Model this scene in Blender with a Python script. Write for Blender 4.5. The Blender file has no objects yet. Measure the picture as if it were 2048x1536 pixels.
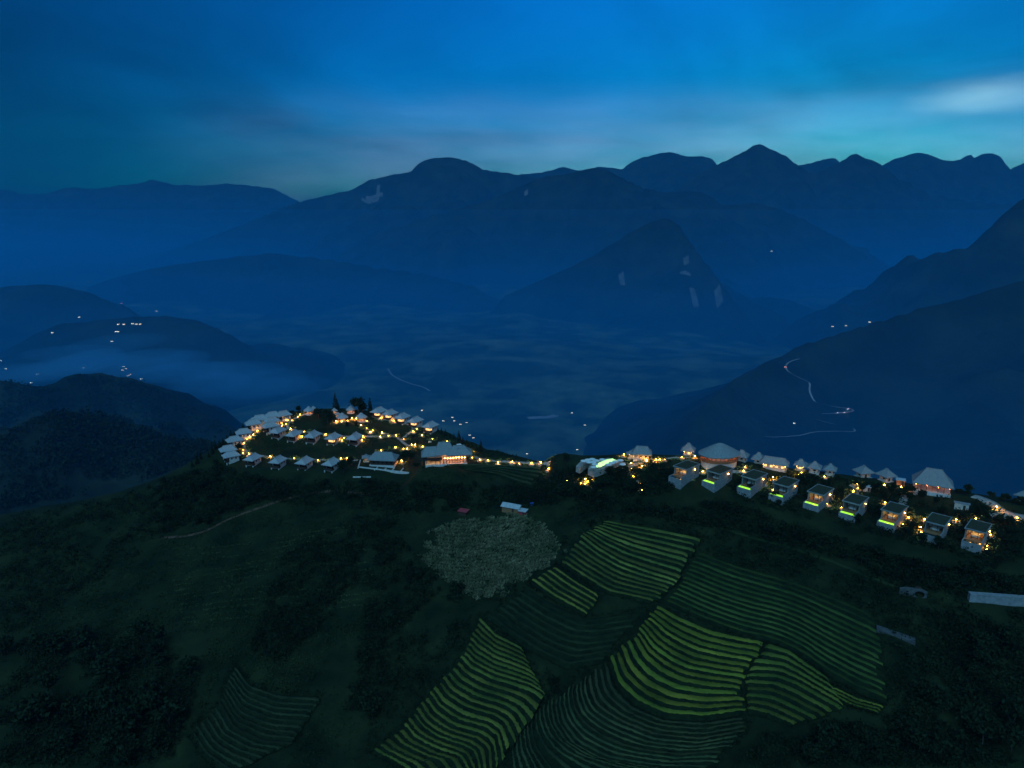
import bpy, math, random
import numpy as np
from mathutils import Vector, Matrix
R = math.radians
rng = np.random.default_rng(7)
random.seed(7)
scn = bpy.context.scene
COL = scn.collection

# ------------------------------------------------------------------ camera
CAMZ = 150.0
F = 1400.0                      # focal length in pixels of the 2048 x 1536 photograph
PITCH = R(14.0)
cp, sp = math.cos(PITCH), math.sin(PITCH)
cam = bpy.data.cameras.new('camera')
cam.sensor_width = 36.0
cam.lens = F / 2048.0 * 36.0
cam.clip_start = 1.0
cam.clip_end = 60000.0
camo = bpy.data.objects.new('camera', cam)
COL.objects.link(camo)
camo.location = (0, 0, CAMZ)
camo.rotation_euler = (math.pi / 2 - PITCH, 0, 0)
scn.camera = camo

# ------------------------------------------------------------------ world, sun, exposure
SUN_AZ, SUN_EL = R(24), R(1.5)          # where the sun went down: ahead and to the right
SKY_STRENGTH = 0.12
world = bpy.data.worlds.new('World')
scn.world = world
world.use_nodes = True
wn, wl = world.node_tree.nodes, world.node_tree.links
wn.clear()
def N(tree, typ, **kw):
    n = tree.nodes.new(typ)
    for k, v in kw.items():
        if k.startswith('i_'):
            n.inputs[k[2:].replace('_', ' ')].default_value = v
        else:
            setattr(n, k, v)
    return n
wt = world.node_tree
out = N(wt, 'ShaderNodeOutputWorld')
bg = N(wt, 'ShaderNodeBackground'); bg.inputs['Strength'].default_value = SKY_STRENGTH
sky = N(wt, 'ShaderNodeTexSky', sky_type='NISHITA', sun_disc=False, sun_elevation=SUN_EL, sun_rotation=SUN_AZ,
        altitude=1500.0, air_density=1.2, dust_density=1.0, ozone_density=4.0)
tint = N(wt, 'ShaderNodeMix', data_type='RGBA', blend_type='MULTIPLY')
tint.inputs['Factor'].default_value = 1.0
tint.inputs['B'].default_value = (0.02, 2.05, 3.62, 1)
# the evening cloud sheet: one veil of cloud all round the sky, lit by what is left of the daylight
geo = N(wt, 'ShaderNodeTexCoord')
sep = N(wt, 'ShaderNodeSeparateXYZ')
wl.new(geo.outputs['Generated'], sep.inputs[0])
zp = N(wt, 'ShaderNodeMath', operation='ADD'); zp.inputs[1].default_value = 0.16
wl.new(sep.outputs['Z'], zp.inputs[0])
zm = N(wt, 'ShaderNodeMath', operation='MAXIMUM'); zm.inputs[1].default_value = 0.05
wl.new(zp.outputs[0], zm.inputs[0])
dx = N(wt, 'ShaderNodeMath', operation='DIVIDE'); wl.new(sep.outputs['X'], dx.inputs[0]); wl.new(zm.outputs[0], dx.inputs[1])
dy = N(wt, 'ShaderNodeMath', operation='DIVIDE'); wl.new(sep.outputs['Y'], dy.inputs[0]); wl.new(zm.outputs[0], dy.inputs[1])
cmb = N(wt, 'ShaderNodeCombineXYZ'); wl.new(dx.outputs[0], cmb.inputs[0]); wl.new(dy.outputs[0], cmb.inputs[1])
n1 = N(wt, 'ShaderNodeTexNoise', noise_dimensions='3D'); n1.inputs['Scale'].default_value = 0.6; n1.inputs['Detail'].default_value = 6; n1.inputs['Roughness'].default_value = 0.5
n1.inputs['Distortion'].default_value = 0.6
wl.new(cmb.outputs[0], n1.inputs['Vector'])
mr = N(wt, 'ShaderNodeMapRange'); mr.inputs['From Min'].default_value = 0.3; mr.inputs['From Max'].default_value = 0.72
mr.inputs['To Min'].default_value = 0.55; mr.inputs['To Max'].default_value = 1.35
wl.new(n1.outputs['Fac'], mr.inputs['Value'])
mul = N(wt, 'ShaderNodeMix', data_type='RGBA', blend_type='MULTIPLY'); mul.inputs['Factor'].default_value = 1.0
wl.new(sky.outputs[0], tint.inputs['A'])
wl.new(tint.outputs['Result'], mul.inputs['A'])
# the twilight arch: the sky is brighter towards where the sun went down
dot = N(wt, 'ShaderNodeVectorMath', operation='DOT_PRODUCT'); dot.inputs[1].default_value = (math.sin(SUN_AZ), math.cos(SUN_AZ), 0)
wl.new(geo.outputs['Generated'], dot.inputs[0])
arch = N(wt, 'ShaderNodeMapRange'); arch.inputs['From Min'].default_value = 0.42; arch.inputs['From Max'].default_value = 0.95
arch.inputs['To Min'].default_value = 0.25; arch.inputs['To Max'].default_value = 0.94
wl.new(dot.outputs['Value'], arch.inputs['Value'])
am = N(wt, 'ShaderNodeMath', operation='MULTIPLY'); wl.new(mr.outputs[0], am.inputs[0]); wl.new(arch.outputs[0], am.inputs[1])
wl.new(am.outputs[0], mul.inputs['B'])
# pale veil of cloud low over the horizon, strongest on the twilight side
low = N(wt, 'ShaderNodeMapRange', interpolation_type='SMOOTHSTEP'); low.inputs['From Min'].default_value = 0.17; low.inputs['From Max'].default_value = 0.03
low.inputs['To Min'].default_value = 0.0; low.inputs['To Max'].default_value = 1.0
wl.new(sep.outputs['Z'], low.inputs['Value'])
arch2 = N(wt, 'ShaderNodeMapRange', interpolation_type='SMOOTHSTEP'); arch2.inputs['From Min'].default_value = 0.60; arch2.inputs['From Max'].default_value = 1.0
wl.new(dot.outputs['Value'], arch2.inputs['Value'])
n2 = N(wt, 'ShaderNodeTexNoise'); n2.inputs['Scale'].default_value = 5.0; n2.inputs['Detail'].default_value = 5
mp2 = N(wt, 'ShaderNodeMapping'); mp2.inputs['Scale'].default_value = (1, 1, 5); wl.new(geo.outputs['Generated'], mp2.inputs[0]); wl.new(mp2.outputs[0], n2.inputs['Vector'])
nr = N(wt, 'ShaderNodeMapRange'); nr.inputs['From Min'].default_value = 0.3; nr.inputs['From Max'].default_value = 0.7; nr.inputs['To Min'].default_value = 0.25; wl.new(n2.outputs['Fac'], nr.inputs['Value'])
v1 = N(wt, 'ShaderNodeMath', operation='MULTIPLY'); wl.new(low.outputs[0], v1.inputs[0]); wl.new(arch2.outputs[0], v1.inputs[1])
v2 = N(wt, 'ShaderNodeMath', operation='MULTIPLY'); wl.new(v1.outputs[0], v2.inputs[0]); wl.new(nr.outputs[0], v2.inputs[1])
veil = N(wt, 'ShaderNodeMix', data_type='RGBA', blend_type='ADD'); veil.inputs['B'].default_value = (2.6, 2.9, 4.6, 1)
wl.new(v2.outputs[0], veil.inputs['Factor']); wl.new(mul.outputs['Result'], veil.inputs['A'])
# a gap in the cloud at the right through which the clear sky still shines
gd = (0.530, 0.839, 0.1244)
sb = N(wt, 'ShaderNodeVectorMath', operation='SUBTRACT'); sb.inputs[1].default_value = gd; wl.new(geo.outputs['Generated'], sb.inputs[0])
n3 = N(wt, 'ShaderNodeTexNoise'); n3.inputs['Scale'].default_value = 9.0; wl.new(mp2.outputs[0], n3.inputs['Vector'])
sc_ = N(wt, 'ShaderNodeVectorMath', operation='MULTIPLY'); sc_.inputs[1].default_value = (13, 13, 50); wl.new(sb.outputs[0], sc_.inputs[0])
ln = N(wt, 'ShaderNodeVectorMath', operation='LENGTH'); wl.new(sc_.outputs[0], ln.inputs[0])
ad = N(wt, 'ShaderNodeMath', operation='ADD'); wl.new(ln.outputs['Value'], ad.inputs[0]); wl.new(n3.outputs['Fac'], ad.inputs[1])
gapf = N(wt, 'ShaderNodeMapRange', interpolation_type='SMOOTHERSTEP'); gapf.inputs['From Min'].default_value = 1.9; gapf.inputs['From Max'].default_value = 0.35
wl.new(ad.outputs[0], gapf.inputs['Value'])
gap = N(wt, 'ShaderNodeMix', data_type='RGBA', blend_type='ADD'); gap.inputs['B'].default_value = (2.4, 3.6, 3.2, 1)
wl.new(gapf.outputs[0], gap.inputs['Factor']); wl.new(veil.outputs['Result'], gap.inputs['A'])
wl.new(gap.outputs['Result'], bg.inputs['Color'])
wl.new(bg.outputs[0], out.inputs[0])

sun = bpy.data.lights.new('sun', 'SUN')
sun.energy = 2.0
sun.angle = R(70)
sun.color = (0.27, 0.68, 1.0)
suno = bpy.data.objects.new('sun', sun)
COL.objects.link(suno)
suno.rotation_euler = (R(42), R(-12), 0)      # the last light, scattered by the bright cloud behind the camera

vs = scn.view_settings
vs.view_transform = 'Standard'; vs.look = 'None'; vs.exposure = 0.0; vs.gamma = 1.0
vs.use_curve_mapping = False
cy = scn.cycles
cy.use_denoising = True
cy.max_bounces = 5; cy.diffuse_bounces = 2; cy.glossy_bounces = 2; cy.transmission_bounces = 4
cy.transparent_max_bounces = 48; cy.volume_bounces = 3
cy.sample_clamp_indirect = 4.0
cy.use_light_tree = True

# ------------------------------------------------------------------ helpers
def ray(px, py):
    px = np.asarray(px, float); py = np.asarray(py, float)
    u = (px - 1024.0) / F; v = (py - 768.0) / F
    return np.stack([u, cp - v * sp, -sp - v * cp], -1)
def P_drop(px, py, drop):                     # the point of a pixel's ray that lies `drop` metres below the camera
    d = ray(px, py); t = np.asarray(drop, float) / (-d[..., 2])
    return d * t[..., None] + np.array([0, 0, CAMZ])
def P_y(px, py, Y):
    d = ray(px, py); t = np.asarray(Y, float) / d[..., 1]
    return d * t[..., None] + np.array([0, 0, CAMZ])

def hash2(ix, iy, seed):
    h = (ix.astype(np.int64) * 374761393 + iy.astype(np.int64) * 668265263 + seed * 1442695041) & 0x7fffffff
    h = ((h ^ (h >> 13)) * 1274126177) & 0x7fffffff
    h = (h ^ (h >> 16)) & 0x7fffffff
    return (h % 100003) / 100003.0
def vnoise(x, y, seed=0):
    ix = np.floor(x); iy = np.floor(y); fx = x - ix; fy = y - iy
    fx = fx * fx * fx * (fx * (fx * 6 - 15) + 10); fy = fy * fy * fy * (fy * (fy * 6 - 15) + 10)
    a = hash2(ix, iy, seed); b = hash2(ix + 1, iy, seed); c = hash2(ix, iy + 1, seed); d = hash2(ix + 1, iy + 1, seed)
    return (a * (1 - fx) + b * fx) * (1 - fy) + (c * (1 - fx) + d * fx) * fy
def fbm(x, y, seed=0, oct=4, gain=0.5):
    s = 0; a = 1; t = 0
    for k in range(oct):
        s = s + a * (vnoise(x * 2 ** k, y * 2 ** k, seed + k * 17) - 0.5) * 2; t += a; a *= gain
    return s / t

def mesh_np(name, verts, faces, mats=(), midx=None, smooth=False):
    verts = np.asarray(verts, np.float32); faces = np.asarray(faces, np.int32)
    me = bpy.data.meshes.new(name)
    n, k = faces.shape
    me.vertices.add(len(verts)); me.vertices.foreach_set('co', verts.ravel())
    me.loops.add(n * k); me.loops.foreach_set('vertex_index', faces.ravel())
    me.polygons.add(n)
    me.polygons.foreach_set('loop_start', np.arange(0, n * k, k, dtype=np.int32))
    me.polygons.foreach_set('loop_total', np.full(n, k, np.int32))
    for m in mats: me.materials.append(m)
    if midx is not None: me.polygons.foreach_set('material_index', np.asarray(midx, np.int32))
    if smooth: me.polygons.foreach_set('use_smooth', np.ones(n, bool))
    me.update(calc_edges=True); me.validate()
    return me
def obj(name, me, parent=None, loc=None, rz=None, **props):
    o = bpy.data.objects.new(name, me); COL.objects.link(o)
    if parent is not None: o.parent = parent
    if loc is not None: o.location = loc
    if rz is not None: o.rotation_euler = (0, 0, rz)
    for k, v in props.items(): o[k] = v
    return o
def tag(o, label, category=None, group=None, kind=None):
    o['label'] = label
    if category: o['category'] = category
    if group: o['group'] = group
    if kind: o['kind'] = kind
    return o
KIDS = {}
def copy_tree(o, parent=None):
    c = o.copy(); COL.objects.link(c); c.parent = parent
    for ch in KIDS.get(o.name, []):
        d = copy_tree(ch, c); KIDS.setdefault(c.name, []).append(d)
    return c

class MB:
    """collects quads and triangles; build() links them as one mesh"""
    def __init__(s): s.v = []; s.f = []; s.m = []
    def quad(s, a, b, c, d, m=0):
        i = len(s.v); s.v += [a, b, c, d]; s.f.append((i, i + 1, i + 2, i + 3)); s.m.append(m)
    def tri(s, a, b, c, m=0):
        i = len(s.v); s.v += [a, b, c]; s.f.append((i, i + 1, i + 2)); s.m.append(m)
    def box(s, x0, x1, y0, y1, z0, z1, m=0):
        i = len(s.v)
        s.v += [(x0, y0, z0), (x1, y0, z0), (x1, y1, z0), (x0, y1, z0), (x0, y0, z1), (x1, y0, z1), (x1, y1, z1), (x0, y1, z1)]
        for f in ((0, 3, 2, 1), (4, 5, 6, 7), (0, 1, 5, 4), (1, 2, 6, 5), (2, 3, 7, 6), (3, 0, 4, 7)):
            s.f.append(tuple(i + k for k in f)); s.m.append(m)
        return s
    def tube(s, p0, p1, r0, r1, n=8, m=0, cap=True):
        p0 = Vector(p0); p1 = Vector(p1); ax = (p1 - p0).normalized()
        u = ax.orthogonal().normalized(); w = ax.cross(u)
        i = len(s.v)
        for p, r in ((p0, r0), (p1, r1)):
            for k in range(n):
                a = 2 * math.pi * k / n
                s.v.append(tuple(p + (u * math.cos(a) + w * math.sin(a)) * r))
        for k in range(n):
            s.f.append((i + k, i + (k + 1) % n, i + n + (k + 1) % n, i + n + k)); s.m.append(m)
        if cap:
            s.f.append(tuple(i + n + k for k in range(n))); s.m.append(m)
            s.f.append(tuple(i + n - 1 - k for k in range(n))); s.m.append(m)
        return s
    def ico(s, c, r, m=0, sz=1.0):
        t = (1 + 5 ** .5) / 2; q = []
        for a, b in ((-1, t), (1, t), (-1, -t), (1, -t)): q.append((a, b, 0))
        for a, b in ((-1, t), (1, t), (-1, -t), (1, -t)): q.append((0, a, b))
        for a, b in ((-1, t), (1, t), (-1, -t), (1, -t)): q.append((b, 0, a))
        k = r / math.sqrt(1 + t * t); i = len(s.v)
        s.v += [(c[0] + x * k, c[1] + y * k, c[2] + z * k * sz) for x, y, z in q]
        for f in ((0,11,5),(0,5,1),(0,1,7),(0,7,10),(0,10,11),(1,5,9),(5,11,4),(11,10,2),(10,7,6),(7,1,8),(3,9,4),(3,4,2),(3,2,6),(3,6,8),(3,8,9),(4,9,5),(2,4,11),(6,2,10),(8,6,7),(9,8,1)):
            s.f.append(tuple(i + x for x in f)); s.m.append(m)
        return s
    def mesh(s, name, *mats, smooth=False):
        me = bpy.data.meshes.new(name); me.from_pydata(s.v, [], s.f)
        for x in mats: me.materials.append(x)
        if len(mats) > 1: me.polygons.foreach_set('material_index', s.m)
        if smooth: me.polygons.foreach_set('use_smooth', [True] * len(s.f))
        me.update(); return me
    def build(s, name, mat, parent=None, **kw):
        mats = mat if isinstance(mat, (list, tuple)) else (mat,)
        o = obj(name, s.mesh(name, *mats), parent, **kw)
        if parent is not None: KIDS.setdefault(parent.name, []).append(o)
        return o
def empty(name, loc=(0, 0, 0), rz=0.0):
    o = obj(name, None, loc=loc, rz=rz); o.empty_display_size = 0.5; return o

# ------------------------------------------------------------------ materials
def mat(name, col, col2=None, scale=1.0, rough=0.9, bump=0.0, bscale=None, detail=6, spec=0.15, emit=None, estr=0.0,
        objcol=False, lo=0.35, hi=0.65, coords='Object', metallic=0.0, stretch=None):
    m = bpy.data.materials.new(name); m.use_nodes = True
    t = m.node_tree; b = t.nodes['Principled BSDF']
    b.inputs['Roughness'].default_value = rough
    b.inputs['Specular IOR Level'].default_value = spec
    b.inputs['Metallic'].default_value = metallic
    c1 = (*col, 1)
    tc = N(t, 'ShaderNodeTexCoord')
    vec = tc.outputs[coords]
    if stretch:
        mp = N(t, 'ShaderNodeMapping'); mp.inputs['Scale'].default_value = stretch
        t.links.new(vec, mp.inputs[0]); vec = mp.outputs[0]
    b.inputs['Base Color'].default_value = c1
    if col2:
        no = N(t, 'ShaderNodeTexNoise'); no.inputs['Scale'].default_value = scale; no.inputs['Detail'].default_value = detail
        no.inputs['Roughness'].default_value = 0.62
        t.links.new(vec, no.inputs['Vector'])
        r = N(t, 'ShaderNodeMapRange'); r.inputs['From Min'].default_value = lo; r.inputs['From Max'].default_value = hi
        t.links.new(no.outputs['Fac'], r.inputs['Value'])
        mx = N(t, 'ShaderNodeMix', data_type='RGBA'); mx.inputs['A'].default_value = c1; mx.inputs['B'].default_value = (*col2, 1)
        t.links.new(r.outputs[0], mx.inputs['Factor'])
        res = mx.outputs['Result']
        if objcol:
            oi = N(t, 'ShaderNodeObjectInfo')
            mm = N(t, 'ShaderNodeMix', data_type='RGBA', blend_type='MULTIPLY'); mm.inputs['Factor'].default_value = 1
            t.links.new(res, mm.inputs['A']); t.links.new(oi.outputs['Color'], mm.inputs['B']); res = mm.outputs['Result']
        t.links.new(res, b.inputs['Base Color'])
    if bump:
        n2 = N(t, 'ShaderNodeTexNoise'); n2.inputs['Scale'].default_value = bscale or scale * 3; n2.inputs['Detail'].default_value = 5
        t.links.new(vec, n2.inputs['Vector'])
        bp = N(t, 'ShaderNodeBump'); bp.inputs['Strength'].default_value = 1.0; bp.inputs['Distance'].default_value = bump
        t.links.new(n2.outputs['Fac'], bp.inputs['Height']); t.links.new(bp.outputs[0], b.inputs['Normal'])
    if emit:
        b.inputs['Emission Color'].default_value = (*emit, 1); b.inputs['Emission Strength'].default_value = estr
    return m
M = {}
M['grass'] = mat('meadow_grass', (0.0045, 0.0127, 0.0045), (0.0217, 0.0330, 0.0112), 0.07, bump=0.25, bscale=0.9, detail=10)
M['valley'] = mat('valley_ground', (0.022, 0.045, 0.024), (0.20, 0.24, 0.12), 0.006, detail=12, lo=0.44, hi=0.74)
M['forest'] = mat('mountain_forest', (0.009, 0.017, 0.012), (0.034, 0.048, 0.032), 0.005, detail=12, bump=18.0, bscale=0.016, lo=.42, hi=.78)
M['rock'] = mat('limestone_cliff', (0.1800, 0.1740, 0.1620), (0.0960, 0.0960, 0.0900), 0.02, detail=8)

# ------------------------------------------------------------------ the near hill
S = 1.5                        # metres per unit of the drop figures below
# terrace contours: (field) -> list of guide curves, each ([(px, py), ...], drop), and strips between neighbours
FIELDS = {
 'A': [([(1209,1041),(1260,1050),(1320,1060),(1402,1077)], 84.6), ([(1163,1068),(1196,1095),(1242,1122),(1295,1141),(1356,1160)], 88.6),
       ([(1120,1127),(1158,1152),(1215,1187),(1310,1206)], 91.8)],
 'A2': [([(1108,1132),(1144,1158),(1200,1192)], 91.7), ([(1057,1162),(1100,1194),(1171,1232)], 93.6)],
 'B': [([(1388,1100),(1475,1133),(1592,1166),(1683,1202),(1755,1234)], 87.0),
       ([(1318,1199),(1405,1240),(1483,1268),(1545,1281),(1600,1306),(1655,1346),(1715,1380),(1775,1402)], 92.2)],
 'B2': [([(1667,1374),(1712,1396),(1768,1412)], 93.2), ([(1650,1384),(1700,1412),(1756,1428)], 94.2)],
 'C': [([(1312,1208),(1358,1235),(1420,1261),(1483,1276),(1532,1284)], 92.3), ([(1270,1267),(1295,1309),(1326,1335),(1364,1354),(1420,1364),(1479,1371)], 95.2),
       ([(1215,1316),(1230,1370),(1268,1408),(1326,1434),(1410,1440),(1497,1425)], 97.2)],
 'C2': [([(1534,1286),(1580,1302),(1612,1326),(1660,1358)], 92.7), ([(1490,1346),(1556,1348),(1596,1364),(1690,1416)], 94.4),
        ([(1496,1424),(1534,1434),(1580,1452)], 96.6)],
 'D': [([(959,1234),(990,1267),(1047,1297)], 97.4), ([(925,1309),(944,1331),(990,1354),(1032,1366),(1066,1377),(1093,1394)], 100.6),
       ([(845,1400),(864,1431),(902,1457),(959,1473),(982,1492),(986,1545)], 104.8), ([(803,1454),(826,1480),(872,1503),(914,1515),(933,1545)], 106.6),
       ([(738,1503),(776,1522),(807,1545)], 108.4)],
 'E0': [([(1213,1322),(1226,1376),(1264,1414),(1326,1440),(1410,1446),(1499,1431)], 97.3), ([(1173,1347),(1171,1381),(1188,1419),(1234,1446),(1310,1476),(1400,1484),(1490,1466)], 99.0)],
 'E': [([(1173,1347),(1171,1381),(1188,1419),(1234,1446),(1310,1476),(1400,1484),(1490,1466)], 99.0),
       ([(1116,1389),(1112,1408),(1120,1446),(1150,1488),(1207,1518),(1310,1536),(1420,1540)], 101.0),
       ([(1066,1419),(1064,1457),(1074,1496),(1093,1522),(1120,1560)], 102.8), ([(1024,1465),(1017,1503),(1017,1545)], 104.4)],
 'G': [([(468,1330),(500,1372),(560,1392),(640,1396)], 104.2), ([(440,1400),(470,1452),(530,1480),(590,1484)], 106.6), ([(378,1470),(405,1512),(450,1550)], 108.6)],
 'H': [([(1052,1174),(1100,1207),(1175,1240),(1292,1222)], 94.1), ([(972,1234),(1012,1264),(1060,1299),(1130,1336),(1205,1322)], 97.2)],
 'T': [([(850,926),(920,928),(1000,930),(1092,934)], 85.6), ([(836,942),(920,940),(990,948),(1040,968),(1060,972)], 87.4)],
}
STRIPS = {'A': [8, 7], 'A2': [5], 'B': [13], 'B2': [3], 'C': [8, 5], 'C2': [4, 6], 'D': [8, 9, 5, 5], 'E0': [4], 'E': [7, 6, 6], 'G': [8, 7], 'H': [8], 'T': [5]}
SIL = [(-500,1120,120),(-250,1080,114),(0,1030,110),(100,1010,107),(200,990,103),(300,962,99),(380,925,95),(430,893,92.5),(470,866,90.5),(520,842,89),(570,828,87.8),(620,820,86.3),(680,817,85),
       (740,822,86.2),(800,834,88),(860,856,90),(900,866,90),(950,886,89),(1000,903,87.6),(1050,915,86),(1100,922,83.6),(1160,917,80),(1230,910,78.5),(1300,908,77.5),
       (1380,912,76.6),(1440,918,76.2),(1500,925,77),(1560,934,77.5),(1640,944,78.5),(1700,951,79),(1780,960,79.5),(1860,972,80),(1920,982,80),(1980,992,80),(2048,1005,80),(2250,1040,82),(2600,1100,86)]
CTRL = [  # (px, py, drop) on the visible face of the hill
 (440,925,93),(510,945,91.8),(560,950,91.5),(610,952,91.2),(665,955,91),(500,905,91),(560,905,90.5),(620,907,90.3),(690,905,89.8),(760,900,89.5),(560,880,89.5),(620,885,89),(680,890,88.8),(740,880,88.8),
 (800,870,89.3),(850,875,89.7),(640,850,86.8),(690,850,86),(740,850,87),(790,850,88.5),(700,830,85.3),(830,905,89.2),(890,925,88.2),(940,918,87.8),(770,940,90.5),(830,950,89.5),(720,950,90.8),
 (600,1000,95.5),(450,990,97),(330,1050,101),(640,985,94.5),(760,1000,94),(860,1000,92),(960,1005,90.5),(600,1150,100),(450,1150,102.5),(300,1150,105.5),(100,1150,109),(-100,1150,112),
 (300,1300,107.5),(100,1450,112),(400,1520,110.5),(600,1470,107.2),(700,1350,104),(800,1250,100.3),(760,1100,97.5),(-100,1450,114),(640,1300,103.5),(200,1600,114),(650,1560,110),
 (1000,1040,91.5),(900,1090,95),(950,1190,97.5),(1090,1110,92.5),(1120,1010,87.6),(1200,990,84),(1150,960,83),(1200,930,79.6),(1270,935,79),(1340,1000,81.5),
 (1365,975,79),(1436,985,79.8),(1504,998,80.2),(1567,1012,80.7),(1636,1030,81.2),(1706,1050,81.8),(1784,1070,82.3),(1871,1095,82.8),(1951,1115,83.2),
 (1480,1080,85.2),(1600,1100,84.8),(1700,1140,85.5),(1800,1180,86.5),(1900,1200,86.4),(2000,1190,85.4),(1850,1290,89.6),(1900,1400,92.8),(2000,1500,96.3),(1700,1520,97.6),(1600,1540,99),(2100,1300,90),
 (1850,1480,95.6),(1500,1500,99.5),(1500,1600,101.5),(1200,1700,104),(900,1700,109),(1900,1700,101),(1180,1290,96.4),(1100,1260,95.8),(1240,1245,94),(1100,1330,98),
 (1435,940,77.2),(1560,960,78.6),(1700,975,80),(1850,1000,80.6),(2040,1035,80),(1960,1040,80.6),(2200,1100,82),
]
pts = [P_drop(px, py, d * S) for px, py, d in CTRL]
for curves in FIELDS.values():
    for c, d in curves:
        for px, py in c: pts.append(P_drop(px, py, d * S))
for px, py, d in SIL:
    p = P_drop(px, py, d * S); pts.append(p)
    h = np.array([p[0], p[1]]); h = h / np.linalg.norm(h)
    for dr, dd in ((34, 26), (90, 84), (190, 175), (420, 350), (800, 560)):
        pts.append(np.array([p[0] + h[0] * dr, p[1] + h[1] * dr, max(p[2] - dd, -500)]))
for x, y, z in ((-260, 60, -22), (-120, 60, -22), (0, 60, -18), (120, 60, -8), (260, 60, 2), (-300, -150, -60), (0, -150, -40), (300, -150, -20), (-420, 150, -60), (420, 150, -20), (-600, -100, -200), (600, -100, -150),
                (-700, 300, -330), (720, 300, -300)):
    pts.append(np.array([x, y, z], float))
pts = np.array(pts)
keep = [0]
for i in range(1, len(pts)):
    if np.min(np.linalg.norm(pts[keep][:, :2] - pts[i, :2], axis=1)) > 2.0: keep.append(i)
pts = pts[keep]
def phi(r): return np.sqrt(r * r + 36.0)
A_ = phi(np.linalg.norm(pts[:, None, :2] - pts[None, :, :2], axis=2))
n_ = len(pts)
B_ = np.zeros((n_ + 3, n_ + 3)); B_[:n_, :n_] = A_ - 0.5 * np.eye(n_) * 0; B_[:n_, n_] = 1; B_[:n_, n_ + 1:] = pts[:, :2]; B_[n_, :n_] = 1; B_[n_ + 1:, :n_] = pts[:, :2].T
W_ = np.linalg.solve(B_, np.concatenate([pts[:, 2], np.zeros(3)]))
def rbf(x, y):
    sh = x.shape; q = np.stack([x.ravel(), y.ravel()], 1); o = np.empty(len(q))
    for i in range(0, len(q), 8000):
        b = q[i:i + 8000]
        o[i:i + 8000] = phi(np.linalg.norm(b[:, None] - pts[None, :, :2], axis=2)) @ W_[:n_] + W_[n_] + b @ W_[n_ + 1:]
    return o.reshape(sh)
def axis(lo, a, b, hi, fine, grow=1.12):
    mid = list(np.arange(a, b, fine)); l = []; st = fine; x = a
    while x > lo: st *= grow; x -= st; l.append(x)
    r = []; st = fine; x = mid[-1]
    while x < hi: st *= grow; x += st; r.append(x)
    return np.array(l[::-1] + mid + r)
gx = axis(-1000, -300, 330, 1100, 2.2); gy = axis(-300, 90, 540, 1300, 2.2)
GX, GY = np.meshgrid(gx, gy)
GZ = rbf(GX, GY)
GZ = np.maximum(GZ, -520)
GZ += fbm(GX / 14, GY / 14, 3, 4) * 0.7 * np.clip((GY - 60) / 80, 0, 1)
# hollows for the built terraces
def curve_at(c, n):
    c = np.array(c, float); d = np.concatenate([[0], np.cumsum(np.linalg.norm(np.diff(c, axis=0), axis=1))]); d /= d[-1]
    # smooth through the traced points
    t = np.linspace(0, 1, n); x = np.interp(t, d, c[:, 0]); y = np.interp(t, d, c[:, 1])
    for _ in range(max(2, n // 14)):
        x[1:-1] = (x[:-2] + 2 * x[1:-1] + x[2:]) / 4; y[1:-1] = (y[:-2] + 2 * y[1:-1] + y[2:]) / 4
    return np.stack([x, y], 1)
NSEG = 56
def field_curves(name):
    """list of (pixel curve, drop) for every strip edge of a field, top to bottom"""
    out_ = []; cs = FIELDS[name]
    for k, n in enumerate(STRIPS[name]):
        a = curve_at(cs[k][0], NSEG); b = curve_at(cs[k + 1][0], NSEG)
        for i in range(n):
            t = i / n; out_.append((a * (1 - t) + b * t, cs[k][1] * (1 - t) + cs[k + 1][1] * t))
    out_.append((curve_at(cs[-1][0], NSEG), cs[-1][1]))
    return out_
mask = np.zeros_like(GZ); zsum = np.zeros_like(GZ); zcnt = np.zeros_like(GZ)
for nm in FIELDS:
    fc = field_curves(nm)
    for (a, da), (b, db) in zip(fc[:-1], fc[1:]):
        for t in (0, .25, .5, .75, 1.0):
            w = P_drop(*( (a * (1 - t) + b * t).T), np.full(NSEG, (da * (1 - t) + db * t) * S))
            ww = []
            for s_ in (0, .34, .67): ww.append(w[:-1] * (1 - s_) + w[1:] * s_)
            w = np.concatenate(ww + [w[-1:]])
            ix = np.searchsorted(gx, w[:, 0]); iy = np.searchsorted(gy, w[:, 1])
            for ox in (-1, 0):
                for oy in (-1, 0):
                    jy, jx = np.clip(iy + oy, 0, len(gy) - 1), np.clip(ix + ox, 0, len(gx) - 1)
                    mask[jy, jx] = 1; np.add.at(zsum, (jy, jx), w[:, 2]); np.add.at(zcnt, (jy, jx), 1)
GZ = np.where(mask > 0, zsum / np.maximum(zcnt, 1) - 0.8, GZ)
def grid_faces(ny, nx):
    i = np.arange(ny * nx).reshape(ny, nx)
    return np.stack([i[:-1, :-1], i[:-1, 1:], i[1:, 1:], i[1:, :-1]], -1).reshape(-1, 4)
hill = obj('hillside', mesh_np('hillside', np.stack([GX, GY, GZ], -1).reshape(-1, 3), grid_faces(*GX.shape), [M['grass']], smooth=True))
tag(hill, 'dark green ridge with meadows carrying the lodge and the rice terraces', 'hill', kind='structure')
def hz(x, y):
    """height of the hill at x, y"""
    x = np.asarray(x, float); y = np.asarray(y, float)
    ix = np.clip(np.searchsorted(gx, x) - 1, 0, len(gx) - 2); iy = np.clip(np.searchsorted(gy, y) - 1, 0, len(gy) - 2)
    fx = (x - gx[ix]) / (gx[ix + 1] - gx[ix]); fy = (y - gy[iy]) / (gy[iy + 1] - gy[iy])
    return (GZ[iy, ix] * (1 - fx) + GZ[iy, ix + 1] * fx) * (1 - fy) + (GZ[iy + 1, ix] * (1 - fx) + GZ[iy + 1, ix + 1] * fx) * fy
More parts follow.
